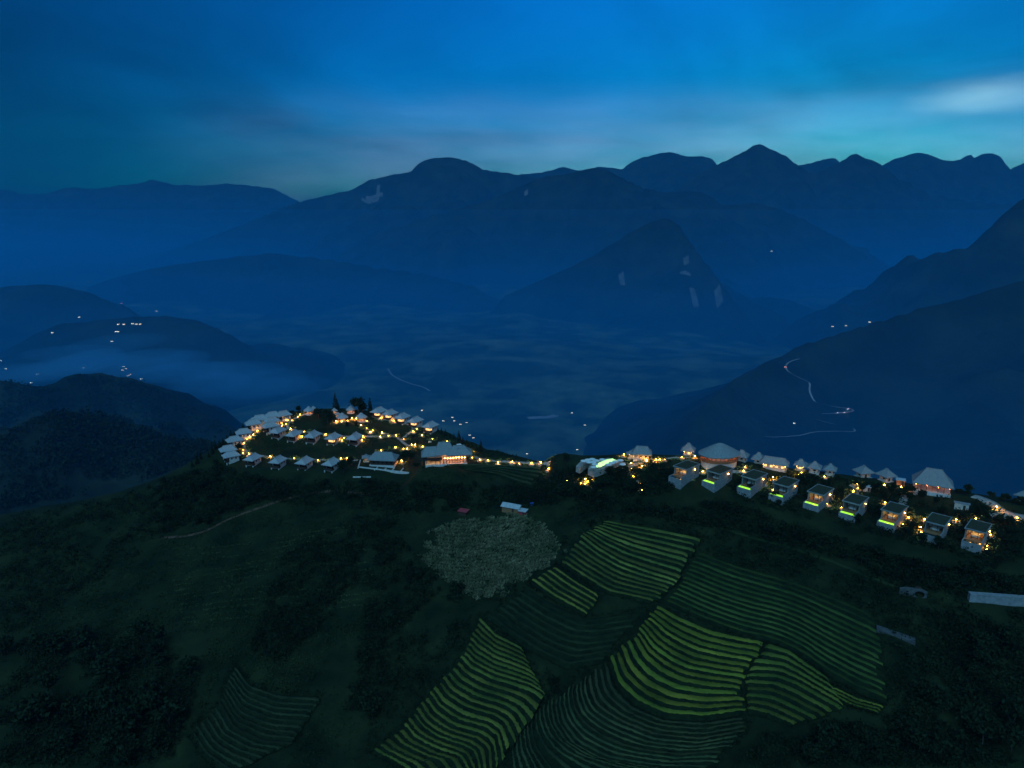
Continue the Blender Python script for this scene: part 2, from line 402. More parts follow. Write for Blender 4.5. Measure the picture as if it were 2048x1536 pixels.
TT = np.arange(95, 700, 0.8)
def cast(px, py):
    """where the rays of pixels meet the hill; nan where they miss it"""
    px = np.atleast_1d(np.asarray(px, float)); py = np.atleast_1d(np.asarray(py, float))
    d = ray(px, py); res = np.full((len(px), 3), np.nan)
    for i in range(0, len(px), 4000):
        dd = d[i:i + 4000]
        X = dd[:, None, 0] / dd[:, None, 1] * TT; Z = CAMZ + dd[:, None, 2] / dd[:, None, 1] * TT
        below = Z < hz(X, np.broadcast_to(TT, X.shape))
        k = below.argmax(1); ok = below.any(1)
        y = TT[k]; x = dd[:, 0] / dd[:, 1] * y
        r = np.stack([x, y, hz(x, y)], 1); r[~ok] = np.nan
        res[i:i + 4000] = r
    return res
def cast1(px, py):
    r = cast([px], [py])[0]
    k = 0
    while np.isnan(r[0]) and k < 40:
        k += 1; r = cast([px], [py + k])[0]
    return r

# ------------------------------------------------------------------ valley floor and mountains
FLOOR = -470.0
vx = axis(-30000, -3500, 3500, 30000, 70, 1.10); vy = axis(-2500, 0, 6500, 40000, 70, 1.10)
VX, VY = np.meshgrid(vx, vy)
VZ = FLOOR + fbm(VX / 900, VY / 900, 11, 5) * 70 + fbm(VX / 260, VY / 260, 31, 3) * 14
valley = obj('valley', mesh_np('valley', np.stack([VX, VY, VZ], -1).reshape(-1, 3), grid_faces(*VX.shape), [M['valley']], smooth=True))
tag(valley, 'hazy blue valley floor of fields far below the ridge', 'valley', kind='structure')

def mountain(label, crest, slope=0.55, back=None, cell=40, seed=1, spur=0.55, lam=500, rough=1.0, reach=None, crag=60.0, cd=90.0, cliffs=(), name='mountain', fine=1.0):
    """a ridge: crest = [(px, py, distance ahead)], flanks falling at `slope` with spurs and gullies"""
    c = np.array(crest, float); d = np.concatenate([[0], np.cumsum(np.linalg.norm(np.diff(c[:, :2], axis=0), axis=1))])
    n = int(max(80, d[-1] / 3.0)); t = np.linspace(0, d[-1], n)
    cx = np.interp(t, d, c[:, 0]); cyy = np.interp(t, d, c[:, 1]); cY = np.interp(t, d, c[:, 2])
    for _ in range(1): cyy[1:-1] = (cyy[:-2] + 2 * cyy[1:-1] + cyy[2:]) / 4
    w = P_y(cx, cyy + (vnoise(t / 9.0, t * 0, seed) - .5) * 2.2 * fine, cY)
    reach = reach or max(200, (w[:, 2].max() - FLOOR) / slope * 1.25)
    x0, x1 = w[:, 0].min() - reach * .8, w[:, 0].max() + reach * .8
    y0, y1 = w[:, 1].min() - reach, w[:, 1].max() + reach * 0.25
    xs = np.arange(x0, x1, cell); ys = np.arange(y0, y1, cell)
    X, Y = np.meshgrid(xs, ys); H = np.full(X.size, -1e9); Q = np.stack([X.ravel(), Y.ravel()], 1)
    sarc = np.concatenate([[0], np.cumsum(np.linalg.norm(np.diff(w[:, :2], axis=0), axis=1))])
    Dm = np.zeros(X.size); 
    mod = 1 + spur * (fbm(X / lam, Y / lam * .55, seed + 5, 3)).ravel() * 2
    for i in range(0, len(Q), 6000):
        q = Q[i:i + 6000]
        dist = np.sqrt((q[:, None, 0] - w[None, :, 0]) ** 2 + (q[:, None, 1] - w[None, :, 1]) ** 2); wx = dist
        h = w[None, :, 2] - slope * wx - crag * (1 - np.exp(-wx / cd))
        k = h.argmax(1); a = np.arange(len(q))
        H[i:i + 6000] = h[a, k]; Dm[i:i + 6000] = dist[a, k]
    cr = crag * (1 - np.exp(-Dm / cd)); top = H + slope * Dm + cr
    H = top - slope * Dm * np.clip(mod, .80, 1.9) - cr
    gul = 1 - np.abs(fbm(X / (lam * .3), Y / (lam * .5), seed + 21, 4).ravel()) * 2.2
    H = H - np.clip(gul, 0, 1) * np.clip(Dm / (lam * .5), 0, 1) * np.clip((H - FLOOR) / 260, .0, 1) * lam * .10
    near = np.clip(Dm / (lam * .6), 0, 1) * np.clip((H - FLOOR) / 260, .12, 1)
    H = H + near * (fbm(X / (lam * .45), Y / (lam * .45), seed + 9, 4).ravel() * lam * .12 * rough) + fbm(X / 70, Y / 70, seed + 3, 2).ravel() * 5 * fine
    Z = H.reshape(X.shape)
    f = grid_faces(*X.shape); zf = Z.ravel()[f].max(1)
    f = f[zf > FLOOR - 110]
    used = np.unique(f); remap = -np.ones(X.size, int); remap[used] = np.arange(len(used))
    V = np.stack([X.ravel(), Y.ravel(), H], 1)[used]; f = remap[f]
    mi = np.zeros(len(f), int)
    if len(cliffs):
        cen = V[f].mean(1); rel = cen - np.array([0, 0, CAMZ])
        # faces of bare rock, found through the directions in which the photograph shows them
        fw = rel[:, 1] * cp - rel[:, 2] * sp; up = rel[:, 1] * sp + rel[:, 2] * cp
        u = 1024 + F * rel[:, 0] / fw; v = 768 - F * up / fw
        for (px, py, rx, ry, tilt) in cliffs:
            du, dv = u - px, v - py; a = du + tilt * dv
            r = (a / rx) ** 2 + (dv / ry) ** 2 + fbm(cen[:, 0] / 60, cen[:, 2] / 60, 5, 3) * 0.9
            mi[r < 1] = 1
    o = obj(name, mesh_np(name, V, f, [M['forest'], M['rock']], mi, smooth=True))
    tag(o, label, 'mountain', kind='structure'); return o
MTN = []
MTN.append(mountain('long even mountain range on the far left horizon', [(-260,372,13000),(-120,380,13000),(0,375,13000),(40,385,13000),(90,388,13000),(135,372,13000),(165,375,13000),(200,376,13000),(240,369,13000),(275,366,13000),(305,358,13000),(345,367,13000),(400,370,13000),(455,365,13000),(490,368,13000),(545,375,13000),(595,400,13000),(680,430,13000)], 0.42, cell=55, seed=3, crag=80, cd=150, lam=1500, fine=1.0))
MTN.append(mountain('flat-topped dark mountain with a steep shoulder left of centre', [(300,512,8200),(400,478,8400),(480,448,8600),(560,415,8800),(600,400,9000),(660,385,9000),(700,378,9000),(740,355,9000),(780,345,9000),(822,340,9000),(834,325,9000),(850,315,9000),(870,312,9000),(900,310,9000),(925,316,9000),(945,323,9000),(965,335,9000),(1000,341,9000),(1040,346,9000),(1080,352,9000)], 0.48, cell=42, seed=5, crag=170, cd=150, lam=1300,
    cliffs=[(742,396,14,8,.5),(757,380,5,6,0),(765,392,6,5,0)]))
MTN.append(mountain('distant jagged mountain range on the right horizon', [(1020,347,12000),(1045,342,12000),(1080,340,12000),(1125,328,12000),(1160,335,12000),(1200,327,12000),(1245,332,12000),(1265,318,12000),(1285,310,12000),(1310,303,12000),(1340,299,12000),(1375,309,12000),(1405,307,12000),(1420,312,12000),(1433,326,12000),(1475,328,12000),(1560,340,12000),(1594,326,12000),(1620,322,12000),(1650,312,12000),(1670,311,12000),(1682,324,12000),(1740,330,12000),(1766,326,12000),(1790,312,12000),(1815,307,12000),(1832,300,12000),(1850,301,12000),(1880,314,12000),(1905,317,12000),(1925,312,12000),(1941,303,12000),(1948,311,12000),(1965,303,12000),(1985,301,12000),(2000,309,12000),(2015,337,12000),(2030,330,12000),(2060,316,12000),(2120,310,12000),(2260,330,12000)], 0.5, cell=48, seed=8, crag=170, cd=150, lam=1300, fine=.8))
MTN.append(mountain('pointed peak with even slopes in the right mountain range', [(1330,392,9500),(1390,350,9500),(1433,326,9500),(1470,308,9500),(1495,295,9500),(1505,287,9500),(1520,283,9500),(1532,290,9500),(1550,298,9500),(1572,308,9500),(1594,326,9500),(1622,344,9500),(1660,332,9400),(1690,318,9400),(1702,308,9400),(1711,305,9400),(1728,313,9400),(1755,322,9400),(1790,350,9400),(1860,385,9300),(1950,400,9200),(2100,410,9000)], 0.5, cell=42, seed=12, crag=170, cd=150, lam=1100, fine=.8))
MTN.append(mountain('dark rounded ridge in the middle of the mountains', [(690,498,6400),(760,462,6500),(880,425,6600),(980,398,6700),(1050,365,6700),(1090,350,6700),(1130,345,6700),(1160,340,6700),(1190,333,6700),(1215,338,6700),(1245,355,6700),(1290,375,6600),(1330,381,6500),(1370,378,6500),(1400,379,6500),(1425,392,6500),(1440,407,6500),(1480,405,6500),(1510,403,6500),(1560,415,6500),(1620,442,6400),(1690,480,6200),(1760,530,6000)], 0.52, cell=34, seed=15, lam=900, cliffs=[(1045,385,9,4,-1)]))
MTN.append(mountain('low dark wooded hills in front of the left mountains', [(200,560,5200),(300,532,5200),(400,518,5200),(470,508,5200),(540,500,5200),(600,508,5200),(680,520,5100),(760,532,5000),(850,545,4900),(950,570,4700)], 0.36, cell=45, seed=18, lam=700))
MTN.append(mountain('cone-shaped spur with pale cliff streaks in the centre', [(1010,585,4300),(1080,555,4300),(1140,527,4300),(1200,497,4300),(1250,465,4300),(1290,441,4300),(1318,431,4300),(1335,429,4300),(1352,440,4250),(1375,472,4150),(1410,520,4000),(1450,575,3800),(1500,640,3500),(1550,700,3200)], 0.62, cell=30, seed=21, crag=110, cd=110, lam=650, spur=.3,
    cliffs=[(1243,562,6,16,.25),(1374,523,6,10,.2),(1371,545,7,9,.1),(1432,580,6,22,-.45),(1440,600,5,16,-.3),(1390,600,5,20,-.4),(1420,570,3,10,-.4)]))
MTN.append(mountain('wooded saddle joining the cone-shaped spur to the ridge behind', [(1330,470,4600),(1326,452,5000),(1320,432,5500),(1316,412,6000),(1312,392,6500)], 0.9, cell=36, seed=23, lam=600, crag=60, cd=90))
MTN.append(mountain('steep dark mountain flank rising at the right edge', [(1600,690,3300),(1660,662,3300),(1720,630,3300),(1785,598,3300),(1850,560,3300),(1900,530,3300),(1935,508,3300),(1960,475,3300),(1990,440,3300),(2020,415,3300),(2048,393,3300),(2110,360,3300),(2250,330,3300)], 0.62, cell=30, seed=25, lam=600))
MTN.append(mountain('near dark forested slope with a winding road on the right', [(1395,840,1500),(1420,800,1600),(1470,755,1750),(1530,722,1850),(1600,690,1950),(1680,662,2000),(1750,641,2050),(1850,612,2100),(1950,584,2100),(2048,556,2100),(2200,520,2100),(2400,480,2100)], 0.42, cell=22, seed=28, lam=520, spur=.25))
MTN.append(mountain('small dark hill in the valley at the left edge', [(-120,590,3400),(0,574,3400),(60,568,3400),(120,570,3400),(190,588,3400),(240,606,3300),(300,640,3200)], 0.33, cell=35, seed=31, lam=500))
MTN.append(mountain('low wooded knoll in the misty valley on the left', [(60,668,2600),(120,646,2600),(180,640,2600),(250,632,2600),(330,628,2600),(400,640,2600),(460,668,2500)], 0.3, cell=30, seed=33, lam=400))
MTN.append(mountain('dark wooded hill with village lights at its crest', [(-260,738,1250),(-120,744,1250),(0,756,1250),(60,766,1250),(95,772,1250),(125,756,1280),(160,747,1300),(205,746,1320),(260,757,1330),(310,768,1340),(340,787,1330),(380,812,1300),(430,836,1250),(480,862,1150)], 0.45, cell=12, seed=36, crag=12, cd=40, lam=260, fine=.8))
MTN.append(mountain('nearer dark hill on the left below the lodge', [(-200,900,820),(-60,890,820),(0,874,830),(40,850,840),(75,832,850),(120,820,860),(165,824,860),(210,842,860),(270,860,850),(330,868,850),(400,875,840),(460,890,800)], 0.42, cell=9, seed=39, crag=8, cd=40, lam=200, fine=.8))

# haze: even air from below the valley floor to above the highest summit
hb = MB().box(-15500, 15500, -400, 15500, FLOOR - 150, 1150)
hm = bpy.data.materials.new('haze_air'); hm.use_nodes = True
ht = hm.node_tree; ht.nodes.clear()
ho = N(ht, 'ShaderNodeOutputMaterial'); pv = N(ht, 'ShaderNodeVolumePrincipled')
HAZE_DENSITY = 5.0e-5
pv.inputs['Color'].default_value = (0.05, 0.55, 1.0, 1); pv.inputs['Density'].default_value = HAZE_DENSITY; pv.inputs['Anisotropy'].default_value = 0.25
ht.links.new(pv.outputs[0], ho.inputs['Volume'])
haze = hb.build('haze', hm)
tag(haze, 'blue evening haze filling the valley air', 'haze', kind='stuff')
# denser mist lying in the valley, thinning upwards in layers
def volume_mat(name, dens, col):
    m = bpy.data.materials.new(name); m.use_nodes = True; t = m.node_tree; t.nodes.clear()
    o_ = N(t, 'ShaderNodeOutputMaterial'); p_ = N(t, 'ShaderNodeVolumePrincipled')
    p_.inputs['Color'].default_value = (*col, 1); p_.inputs['Density'].default_value = dens; p_.inputs['Anisotropy'].default_value = 0.25; t.links.new(p_.outputs[0], o_.inputs['Volume']); return m
LAY = ((420, 580, 1.0e-5, 'thinnest topmost'), (330, 570, 1.3e-5, 'thin topmost'), (240, 560, 1.8e-5, 'thin upper'), (150, 550, 2.4e-5, 'upper'), (60, 540, 3.8e-5, 'upper middle'), (-40, 530, 6.0e-5, 'middle'), (-150, 515, 1.2e-4, 'lower'), (-270, 500, 2.6e-4, 'lowest'))
for k, (top, y0, dens, nm) in enumerate(LAY):
    o = MB().box(-15000 + k * 7, 15000 - k * 7, y0, 15000 - k * 9, FLOOR - 120 - k, top).build('valley_mist', volume_mat('valley_mist_air', dens, (0.02, 0.54, 1.0)))
    tag(o, nm + ' layer of blue mist lying in the valley', 'mist', kind='stuff')
def mist_bank(px, py, Y, sx, sy, sz, dens, label):
    q = P_y(px, py, Y); m = MB(); nu, nv = 24, 12
    g = [[(sx * math.sin(math.pi * j / nv) * math.cos(2 * math.pi * i / nu), sy * math.sin(math.pi * j / nv) * math.sin(2 * math.pi * i / nu), sz * math.cos(math.pi * j / nv)) for i in range(nu)] for j in range(nv + 1)]
    m.v = [p for r in g[1:-1] for p in r] + [g[0][0], g[-1][0]]; t_, b_ = len(m.v) - 2, len(m.v) - 1
    for j in range(nv - 2):
        for i in range(nu): m.f.append((j * nu + i, (j + 1) * nu + i, (j + 1) * nu + (i + 1) % nu, j * nu + (i + 1) % nu))
    for i in range(nu): m.f.append((t_, i, (i + 1) % nu)); m.f.append((b_, (nv - 2) * nu + (i + 1) % nu, (nv - 2) * nu + i))
    m.m = [0] * len(m.f); o = m.build('mist_bank', volume_mat('mist_bank_air', dens, (0.25, 0.72, 1.0)), None, loc=tuple(q)); tag(o, label, 'mist', kind='stuff')
rb = random.Random(12)
for i in range(24):
    t_ = i / 23; px = float(np.interp(t_, [0, .3, .5, .75, 1], [40, 190, 290, 420, 560])) + rb.uniform(-16, 16); py = float(np.interp(t_, [0, .3, .5, .75, 1], [742, 722, 732, 760, 778])) + rb.uniform(-12, 10)
    if i % 5 == 4: py -= 34
    mist_bank(px, py, rb.uniform(1650, 2050), rb.uniform(70, 190), rb.uniform(70, 170), rb.uniform(9, 24), rb.uniform(1.2e-3, 3.2e-3), 'puff of pale mist drifting over the left village')

# ================================================================== rice terraces
def ordinal(i, n, what='from the left'):
    if n == 1: return ''
    if i == 0: return 'leftmost'
    if i == n - 1: return 'rightmost'
    W = ['', 'second', 'third', 'fourth', 'fifth', 'sixth', 'seventh', 'eighth', 'ninth', 'tenth', 'eleventh', 'twelfth', 'thirteenth', 'fourteenth', 'fifteenth', 'sixteenth', 'seventeenth', 'eighteenth', 'nineteenth', 'twentieth']
    return W[i] + ' ' + what if i < len(W) else '%dth %s' % (i + 1, what)
M['rice'] = mat('rice_crop', (0.30, 0.40, 0.40), (1.30, 1.20, 1.0), 0.10, objcol=True, bump=0.3, bscale=2.6, detail=12, lo=.3, hi=.7)
M['bank'] = mat('weedy_terrace_bank', (0.0036, 0.0108, 0.0036), (0.0132, 0.0252, 0.0084), 0.35, bump=0.3, bscale=1.5)
FIELD_INFO = {
 'A': ('upper rice terraces in fine yellow-green lines below the pool', (0.210, 0.250, 0.060), 0.44),
 'A2': ('four short yellow rice terraces left of the scrub patch', (0.260, 0.270, 0.055), 0.42),
 'B': ('long dark green rice terraces sweeping to the right', (0.075, 0.135, 0.035), 0.42),
 'B2': ('two short bright terraces at the lower right scrub', (0.190, 0.230, 0.040), 0.45),
 'C': ('brightest golden rice terraces in the centre right', (0.280, 0.300, 0.045), 0.54),
 'C2': ('broken rice terraces right of the golden ones', (0.160, 0.200, 0.040), 0.48),
 'D': ('curved yellow-green rice terraces at bottom centre left', (0.200, 0.230, 0.050), 0.46),
 'E0': ('brown harvested terraces just below the golden rice', (0.075, 0.085, 0.040), 0.42),
 'E': ('dim grey-green terraces bending round the spur at bottom centre', (0.090, 0.120, 0.055), 0.40),
 'G': ('faint dark terraces among scrub at bottom left', (0.050, 0.070, 0.035), 0.38),
 'H': ('dim overgrown terraces between the bright rice fields', (0.035, 0.055, 0.024), 0.42),
 'T': ('grassy terraces below the path on the saddle', (0.070, 0.100, 0.045), 0.50),
}
rt0 = np.random.default_rng(44)
for nm, (lab, colr, wd) in FIELD_INFO.items():
    root = empty('terraced_field'); tag(root, lab, 'rice terraces', kind='structure')
    fc = field_curves(nm); r2 = np.random.default_rng(hash(nm) % 1000 if False else sum(map(ord, nm)))
    for k in range(len(fc) - 1):
        (a, da), (b, db) = fc[k], fc[k + 1]
        n = NSEG
        s0 = int(r2.integers(0, 2)); s1 = n - int(r2.integers(0, 3))
        frac = wd + 0.05 * r2.standard_normal() + 0.07 * (vnoise(np.linspace(0, 7, n), np.full(n, k * 3.1), 9) - .5)
        frac = np.clip(frac, .30, .62)[:, None]
        edge = a * (1 - frac) + b * frac
        lift = 0.10
        up = P_drop(*a.T, np.full(n, da * S - lift)); fr = P_drop(*edge.T, np.full(n, da * S - lift)); lo = P_drop(*b.T, np.full(n, db * S - lift))
        wob = (vnoise(np.linspace(0, 30, n), np.full(n, k * 1.7), 4) - .5) * .25
        up[:, 2] += .05; fr[:, 2] += wob * .3
        crop = 0.13 if nm not in ('T', 'E0') else 0.06
        rows = []
        bk = up.copy(); bk[:, 2] -= 1.8; rows.append(bk)              # back skirt
        t1 = up * .93 + fr * .07; t1[:, 2] = up[:, 2]; rows.append(up)
        c1 = t1.copy(); c1[:, 2] += crop * .9; rows.append(c1)
        c2 = (up + fr) / 2; c2[:, 2] += crop + wob * .6; rows.append(c2)
        c3 = up * .1 + fr * .9; c3[:, 2] += crop * .9 + wob; rows.append(c3)
        rows.append(fr)                                             # lip
        m1 = (fr + lo) / 2; m1[:, 2] -= .15; m1 += np.stack([wob * .8, wob * .8, wob * 0], 1); rows.append(m1)
        rows.append(lo)
        l2 = lo.copy(); l2[:, 2] -= 1.2; rows.append(l2)
        V = np.stack(rows)[:, s0:s1]
        e_ = np.minimum(np.arange(V.shape[1]), np.arange(V.shape[1])[::-1]); V[:, :, 2] -= np.clip(1 - e_ / 3.0, 0, 1) ** 1.5 * .45
        V[1:-1, :, 0:2] += (rt0.random((V.shape[0] - 2, V.shape[1], 2)) - .5) * .42
        f = grid_faces(V.shape[0], V.shape[1])[:, ::-1]
        mi = np.repeat([1, 1, 0, 0, 0, 1, 1, 1], V.shape[1] - 1)
        me = mesh_np('terrace', V.reshape(-1, 3), f, [M['rice'], M['bank']], mi, smooth=False)
        o = obj('terrace', me, root)
        g = r2.uniform(.55, 1.30); h = r2.uniform(-.16, .10)
        g *= .72; o.color = (colr[0] * g * (1 + h), colr[1] * g, colr[2] * g, 1)

# ================================================================== plants
M['leaf'] = mat('broadleaf_foliage', (0.0046, 0.0139, 0.0056), (0.0167, 0.0326, 0.0130), 0.4, detail=4, rough=.8)
M['needle'] = mat('conifer_foliage', (0.0084, 0.0182, 0.0098), (0.0196, 0.0322, 0.0154), 0.6, detail=4, rough=.85)
M['bark'] = mat('tree_bark', (0.045, 0.035, 0.026), (0.09, 0.075, 0.06), 3.0)
M['scrub'] = mat('scrub_leaves', (0.0036, 0.0107, 0.0045), (0.0152, 0.0286, 0.0107), 0.09, detail=6)
M['grasstuft'] = mat('grass_blades', (0.0109, 0.0273, 0.0089), (0.0347, 0.0520, 0.0178), 0.07, detail=6)
M['corn'] = mat('dry_corn_stalks', (0.0726, 0.0990, 0.0429), (0.2046, 0.2046, 0.1188), 0.12, detail=6)

def leaf_quads(cen, size, r, flat=0.0):
    """randomly turned leaf-cluster quads at the given centres"""
    n = len(cen); a = r.normal(size=(n, 3)); a /= np.linalg.norm(a, axis=1)[:, None]
    b = r.normal(size=(n, 3)); b -= (a * b).sum(1)[:, None] * a; b /= np.linalg.norm(b, axis=1)[:, None]
    if flat: a[:, 2] *= 1 - flat; b[:, 2] *= 1 - flat
    s = (size * r.uniform(.6, 1.3, n))[:, None]
    v = np.stack([cen - a * s, cen - b * s * .6, cen + a * s, cen + b * s * .6], 1).reshape(-1, 3)
    f = np.arange(n * 4).reshape(n, 4)
    return v, f
def crown_mesh(seed, h, w, clumps=46, per=13, leaf=.55, spread=.95):
    r = np.random.default_rng(seed); cs = []
    lobes = r.normal(size=(7, 3)); lobes /= np.linalg.norm(lobes, axis=1)[:, None]
    lobes = lobes * np.array([.55, .55, .38]) * r.uniform(.7, 1.15, (7, 1))
    for _ in range(clumps):
        d = r.normal(size=3); d /= np.linalg.norm(d); rad = r.uniform(.35, 1) ** .5 * .55
        c = lobes[r.integers(7)] + d * rad * np.array([1, 1, .8])
        cs.append(c)
    cs = np.array(cs) * np.array([w / 2, w / 2, h * .36]) + np.array([0, 0, h * .66])
    pts_ = np.repeat(cs, per, 0) + r.normal(size=(clumps * per, 3)) * spread * np.array([1, 1, .7])
    v, f = leaf_quads(pts_, np.full(len(pts_), leaf), r)
    return mesh_np('crown', v, f, [M['leaf']])
def trunk_mesh(seed, h, w):
    r = random.Random(seed); m = MB()
    p = Vector((0, 0, -1.2)); rad = .028 * h
    for k in range(3):
        q = p + Vector((r.uniform(-.25, .25), r.uniform(-.25, .25), (h * .55 + 1.2) / 3)); m.tube(p, q, rad, rad * .8, 7, cap=False); p = q; rad *= .8
    for k in range(5):
        a = r.uniform(0, 6.28); z = h * r.uniform(.3, .55)
        m.tube((0, 0, z), (math.cos(a) * w * .33, math.sin(a) * w * .33, z + h * .22), rad * .6, rad * .22, 5, cap=False)
    return m.mesh('trunk', M['bark'])
BROAD = []
for sd, h, w, lf in ((1, 7.0, 6.2, .55), (2, 8.6, 6.4, .6), (3, 5.6, 5.4, .5), (4, 6.4, 4.4, .5), (5, 9.6, 8.0, .66), (6, 4.4, 4.8, .46)):
    BROAD.append((crown_mesh(sd, h, w, leaf=lf, clumps=52, per=14, spread=w * .085), trunk_mesh(sd, h, w)))
def conifer_mesh(seed, h, w, tiers=13):
    r = np.random.default_rng(seed); cen = []; siz = []
    for k in range(tiers):
        t = k / (tiers - 1); z = h * (.12 + .86 * t); rad = w / 2 * (1 - t) ** .8 + .1
        m_ = max(5, int(22 * (1 - t) + 5))
        a = r.uniform(0, 6.28, m_ * 2); rr = rad * np.sqrt(r.uniform(.08, 1.1, m_ * 2))
        cen.append(np.stack([np.cos(a) * rr, np.sin(a) * rr, z - rr * .28 + r.normal(size=m_ * 2) * .22], 1)); siz.append(np.full(m_ * 2, .42 + .28 * (1 - t)))
    v, f = leaf_quads(np.concatenate(cen), np.concatenate(siz), r, .35)
    return mesh_np('crown', v, f, [M['needle']])
CONI = [(conifer_mesh(11, 11, 5.2), trunk_mesh(11, 12, 1)), (conifer_mesh(12, 9, 3.6), trunk_mesh(12, 10, 1)), (conifer_mesh(13, 7, 3.0), trunk_mesh(13, 8, 1))]

PLACED = []      # (x, y, radius) of buildings, kept clear of trees
def tree(name, protos, x, y, scale, label, group, zoff=0.0, which=None):
    pr = protos[which if which is not None else random.randrange(len(protos))]
    z = float(hz(x, y)) + zoff
    t = empty(name, (x, y, z), random.uniform(0, 6.28)); t.scale = (scale, scale, scale * random.uniform(.85, 1.15))
    obj('crown', pr[0], t); obj('trunk', pr[1], t)
    tag(t, label, 'tree', group)
    return t
def in_poly(x, y, poly):
    c = np.zeros(np.shape(x), bool); n = len(poly)
    for i in range(n):
        x0, y0 = poly[i]; x1, y1 = poly[(i + 1) % n]
        if y0 == y1: continue
        k = ((y0 > y) != (y1 > y)) & (x < (x1 - x0) * (y - y0) / (y1 - y0) + x0)
        c ^= k
    return c
def sample_poly(poly, n, r):
    p = np.array(poly, float); lo, hi = p.min(0), p.max(0); res = np.zeros((0, 2))
    while len(res) < n:
        q = r.uniform(lo, hi, (n * 3, 2)); res = np.concatenate([res, q[in_poly(q[:, 0], q[:, 1], poly)]])
    return res[:n]

# ================================================================== buildings
M['thatch'] = mat('grey_thatch', (0.2880, 0.3040, 0.3200), (0.4480, 0.4640, 0.4800), 1.6, bump=.12, bscale=5, rough=1, stretch=(1, 1, 3))
M['darkthatch'] = mat('dark_thatch', (0.1615, 0.1955, 0.2125), (0.2805, 0.3145, 0.3230), 1.6, bump=.12, bscale=5, rough=1, stretch=(1, 1, 3))  # darker thatch tone for the halls, pavilions and restaurant
M['whitestone'] = mat('pale_stone_wall', (0.4140, 0.4320, 0.4320), (0.6120, 0.6210, 0.6120), 1.4, bump=.05, bscale=4)
M['concrete'] = mat('pale_concrete', (0.1600, 0.1840, 0.2000), (0.2720, 0.2960, 0.3120), .8, bump=.03)
M['oldconcrete'] = mat('weathered_concrete', (0.05, 0.06, 0.065), (0.11, 0.12, 0.125), .8)
M['darkwood'] = mat('dark_timber', (0.035, 0.024, 0.018), (0.075, 0.05, 0.035), 3, stretch=(1, 1, 6))
M['wood'] = mat('warm_timber', (0.20, 0.10, 0.05), (0.34, 0.18, 0.09), 3, stretch=(1, 1, 6))
M['glass'] = mat('dark_window_glass', (0.012, 0.015, 0.018), rough=.12, spec=.6)
M['warmwall'] = mat('plastered_wall', (0.50, 0.46, 0.40), (0.62, 0.58, 0.50), 1.0)
M['soil'] = mat('planted_roof', (0.040, 0.034, 0.026), (0.045, 0.062, 0.028), .9, bump=.15, bscale=3)
M['path'] = mat('stone_path', (0.26, 0.24, 0.22), (0.42, 0.40, 0.37), .9, bump=.03)
M['dirt'] = mat('red_dirt_track', (0.0715, 0.0413, 0.0275), (0.1210, 0.0770, 0.0550), .5)
M['roadgrey'] = mat('far_road', (0.26, 0.26, 0.25), (0.36, 0.36, 0.35), .02)
M['white'] = mat('white_canvas', (0.78, 0.78, 0.76), (0.70, 0.70, 0.69), 2)
M['tin'] = mat('pale_tin_roof', (0.50, 0.54, 0.56), (0.34, 0.38, 0.40), .8, rough=.5, spec=.4)
M['redtin'] = mat('red_tin_roof', (0.42, 0.06, 0.07), (0.30, 0.05, 0.06), 1.0, rough=.6)
M['blue'] = mat('blue_tarpaulin', (0.04, 0.12, 0.45), (0.06, 0.18, 0.55), 1.0)
AMBER = (1.0, 0.38, 0.03)
M['bulb'] = mat('amber_lamp_globe', (0.8, 0.6, 0.3), emit=AMBER, estr=240.0)
M['interior'] = mat('lit_interior_lamp', (0.8, 0.6, 0.3), emit=(1.0, 0.56, 0.14), estr=14.0)
M['redlamp'] = mat('orange_pendant_lamp', (0.8, 0.4, 0.2), emit=(1.0, 0.30, 0.06), estr=110.0)
M['poolglow'] = mat('glowing_pool_water', (0.2, 0.4, 0.1), emit=(0.42, 1.0, 0.03), estr=1.15, rough=.1, spec=.5)  # the water itself emits, standing in for underwater lamps
M['bigpool'] = mat('glowing_main_pool_water', (0.3, 0.5, 0.2), (0.3, 0.5, 0.25), .3, emit=(0.50, 1.0, 0.30), estr=1.6, rough=.1, spec=.5)  # underwater lighting of the main pool given as emission of the water
M['water'] = mat('dark_pool_water', (0.01, 0.03, 0.03), rough=.06, spec=.6)
M['winlit'] = mat('lit_window', (0.8, 0.7, 0.5), emit=(1.0, 0.55, 0.18), estr=1.6)
M['vill'] = mat('village_light', (0.8, 0.8, 0.8), emit=(0.95, 0.95, 0.70), estr=5.0)
M['villred'] = mat('village_red_light', (0.8, 0.3, 0.2), emit=(1.0, 0.25, 0.12), estr=5.0)

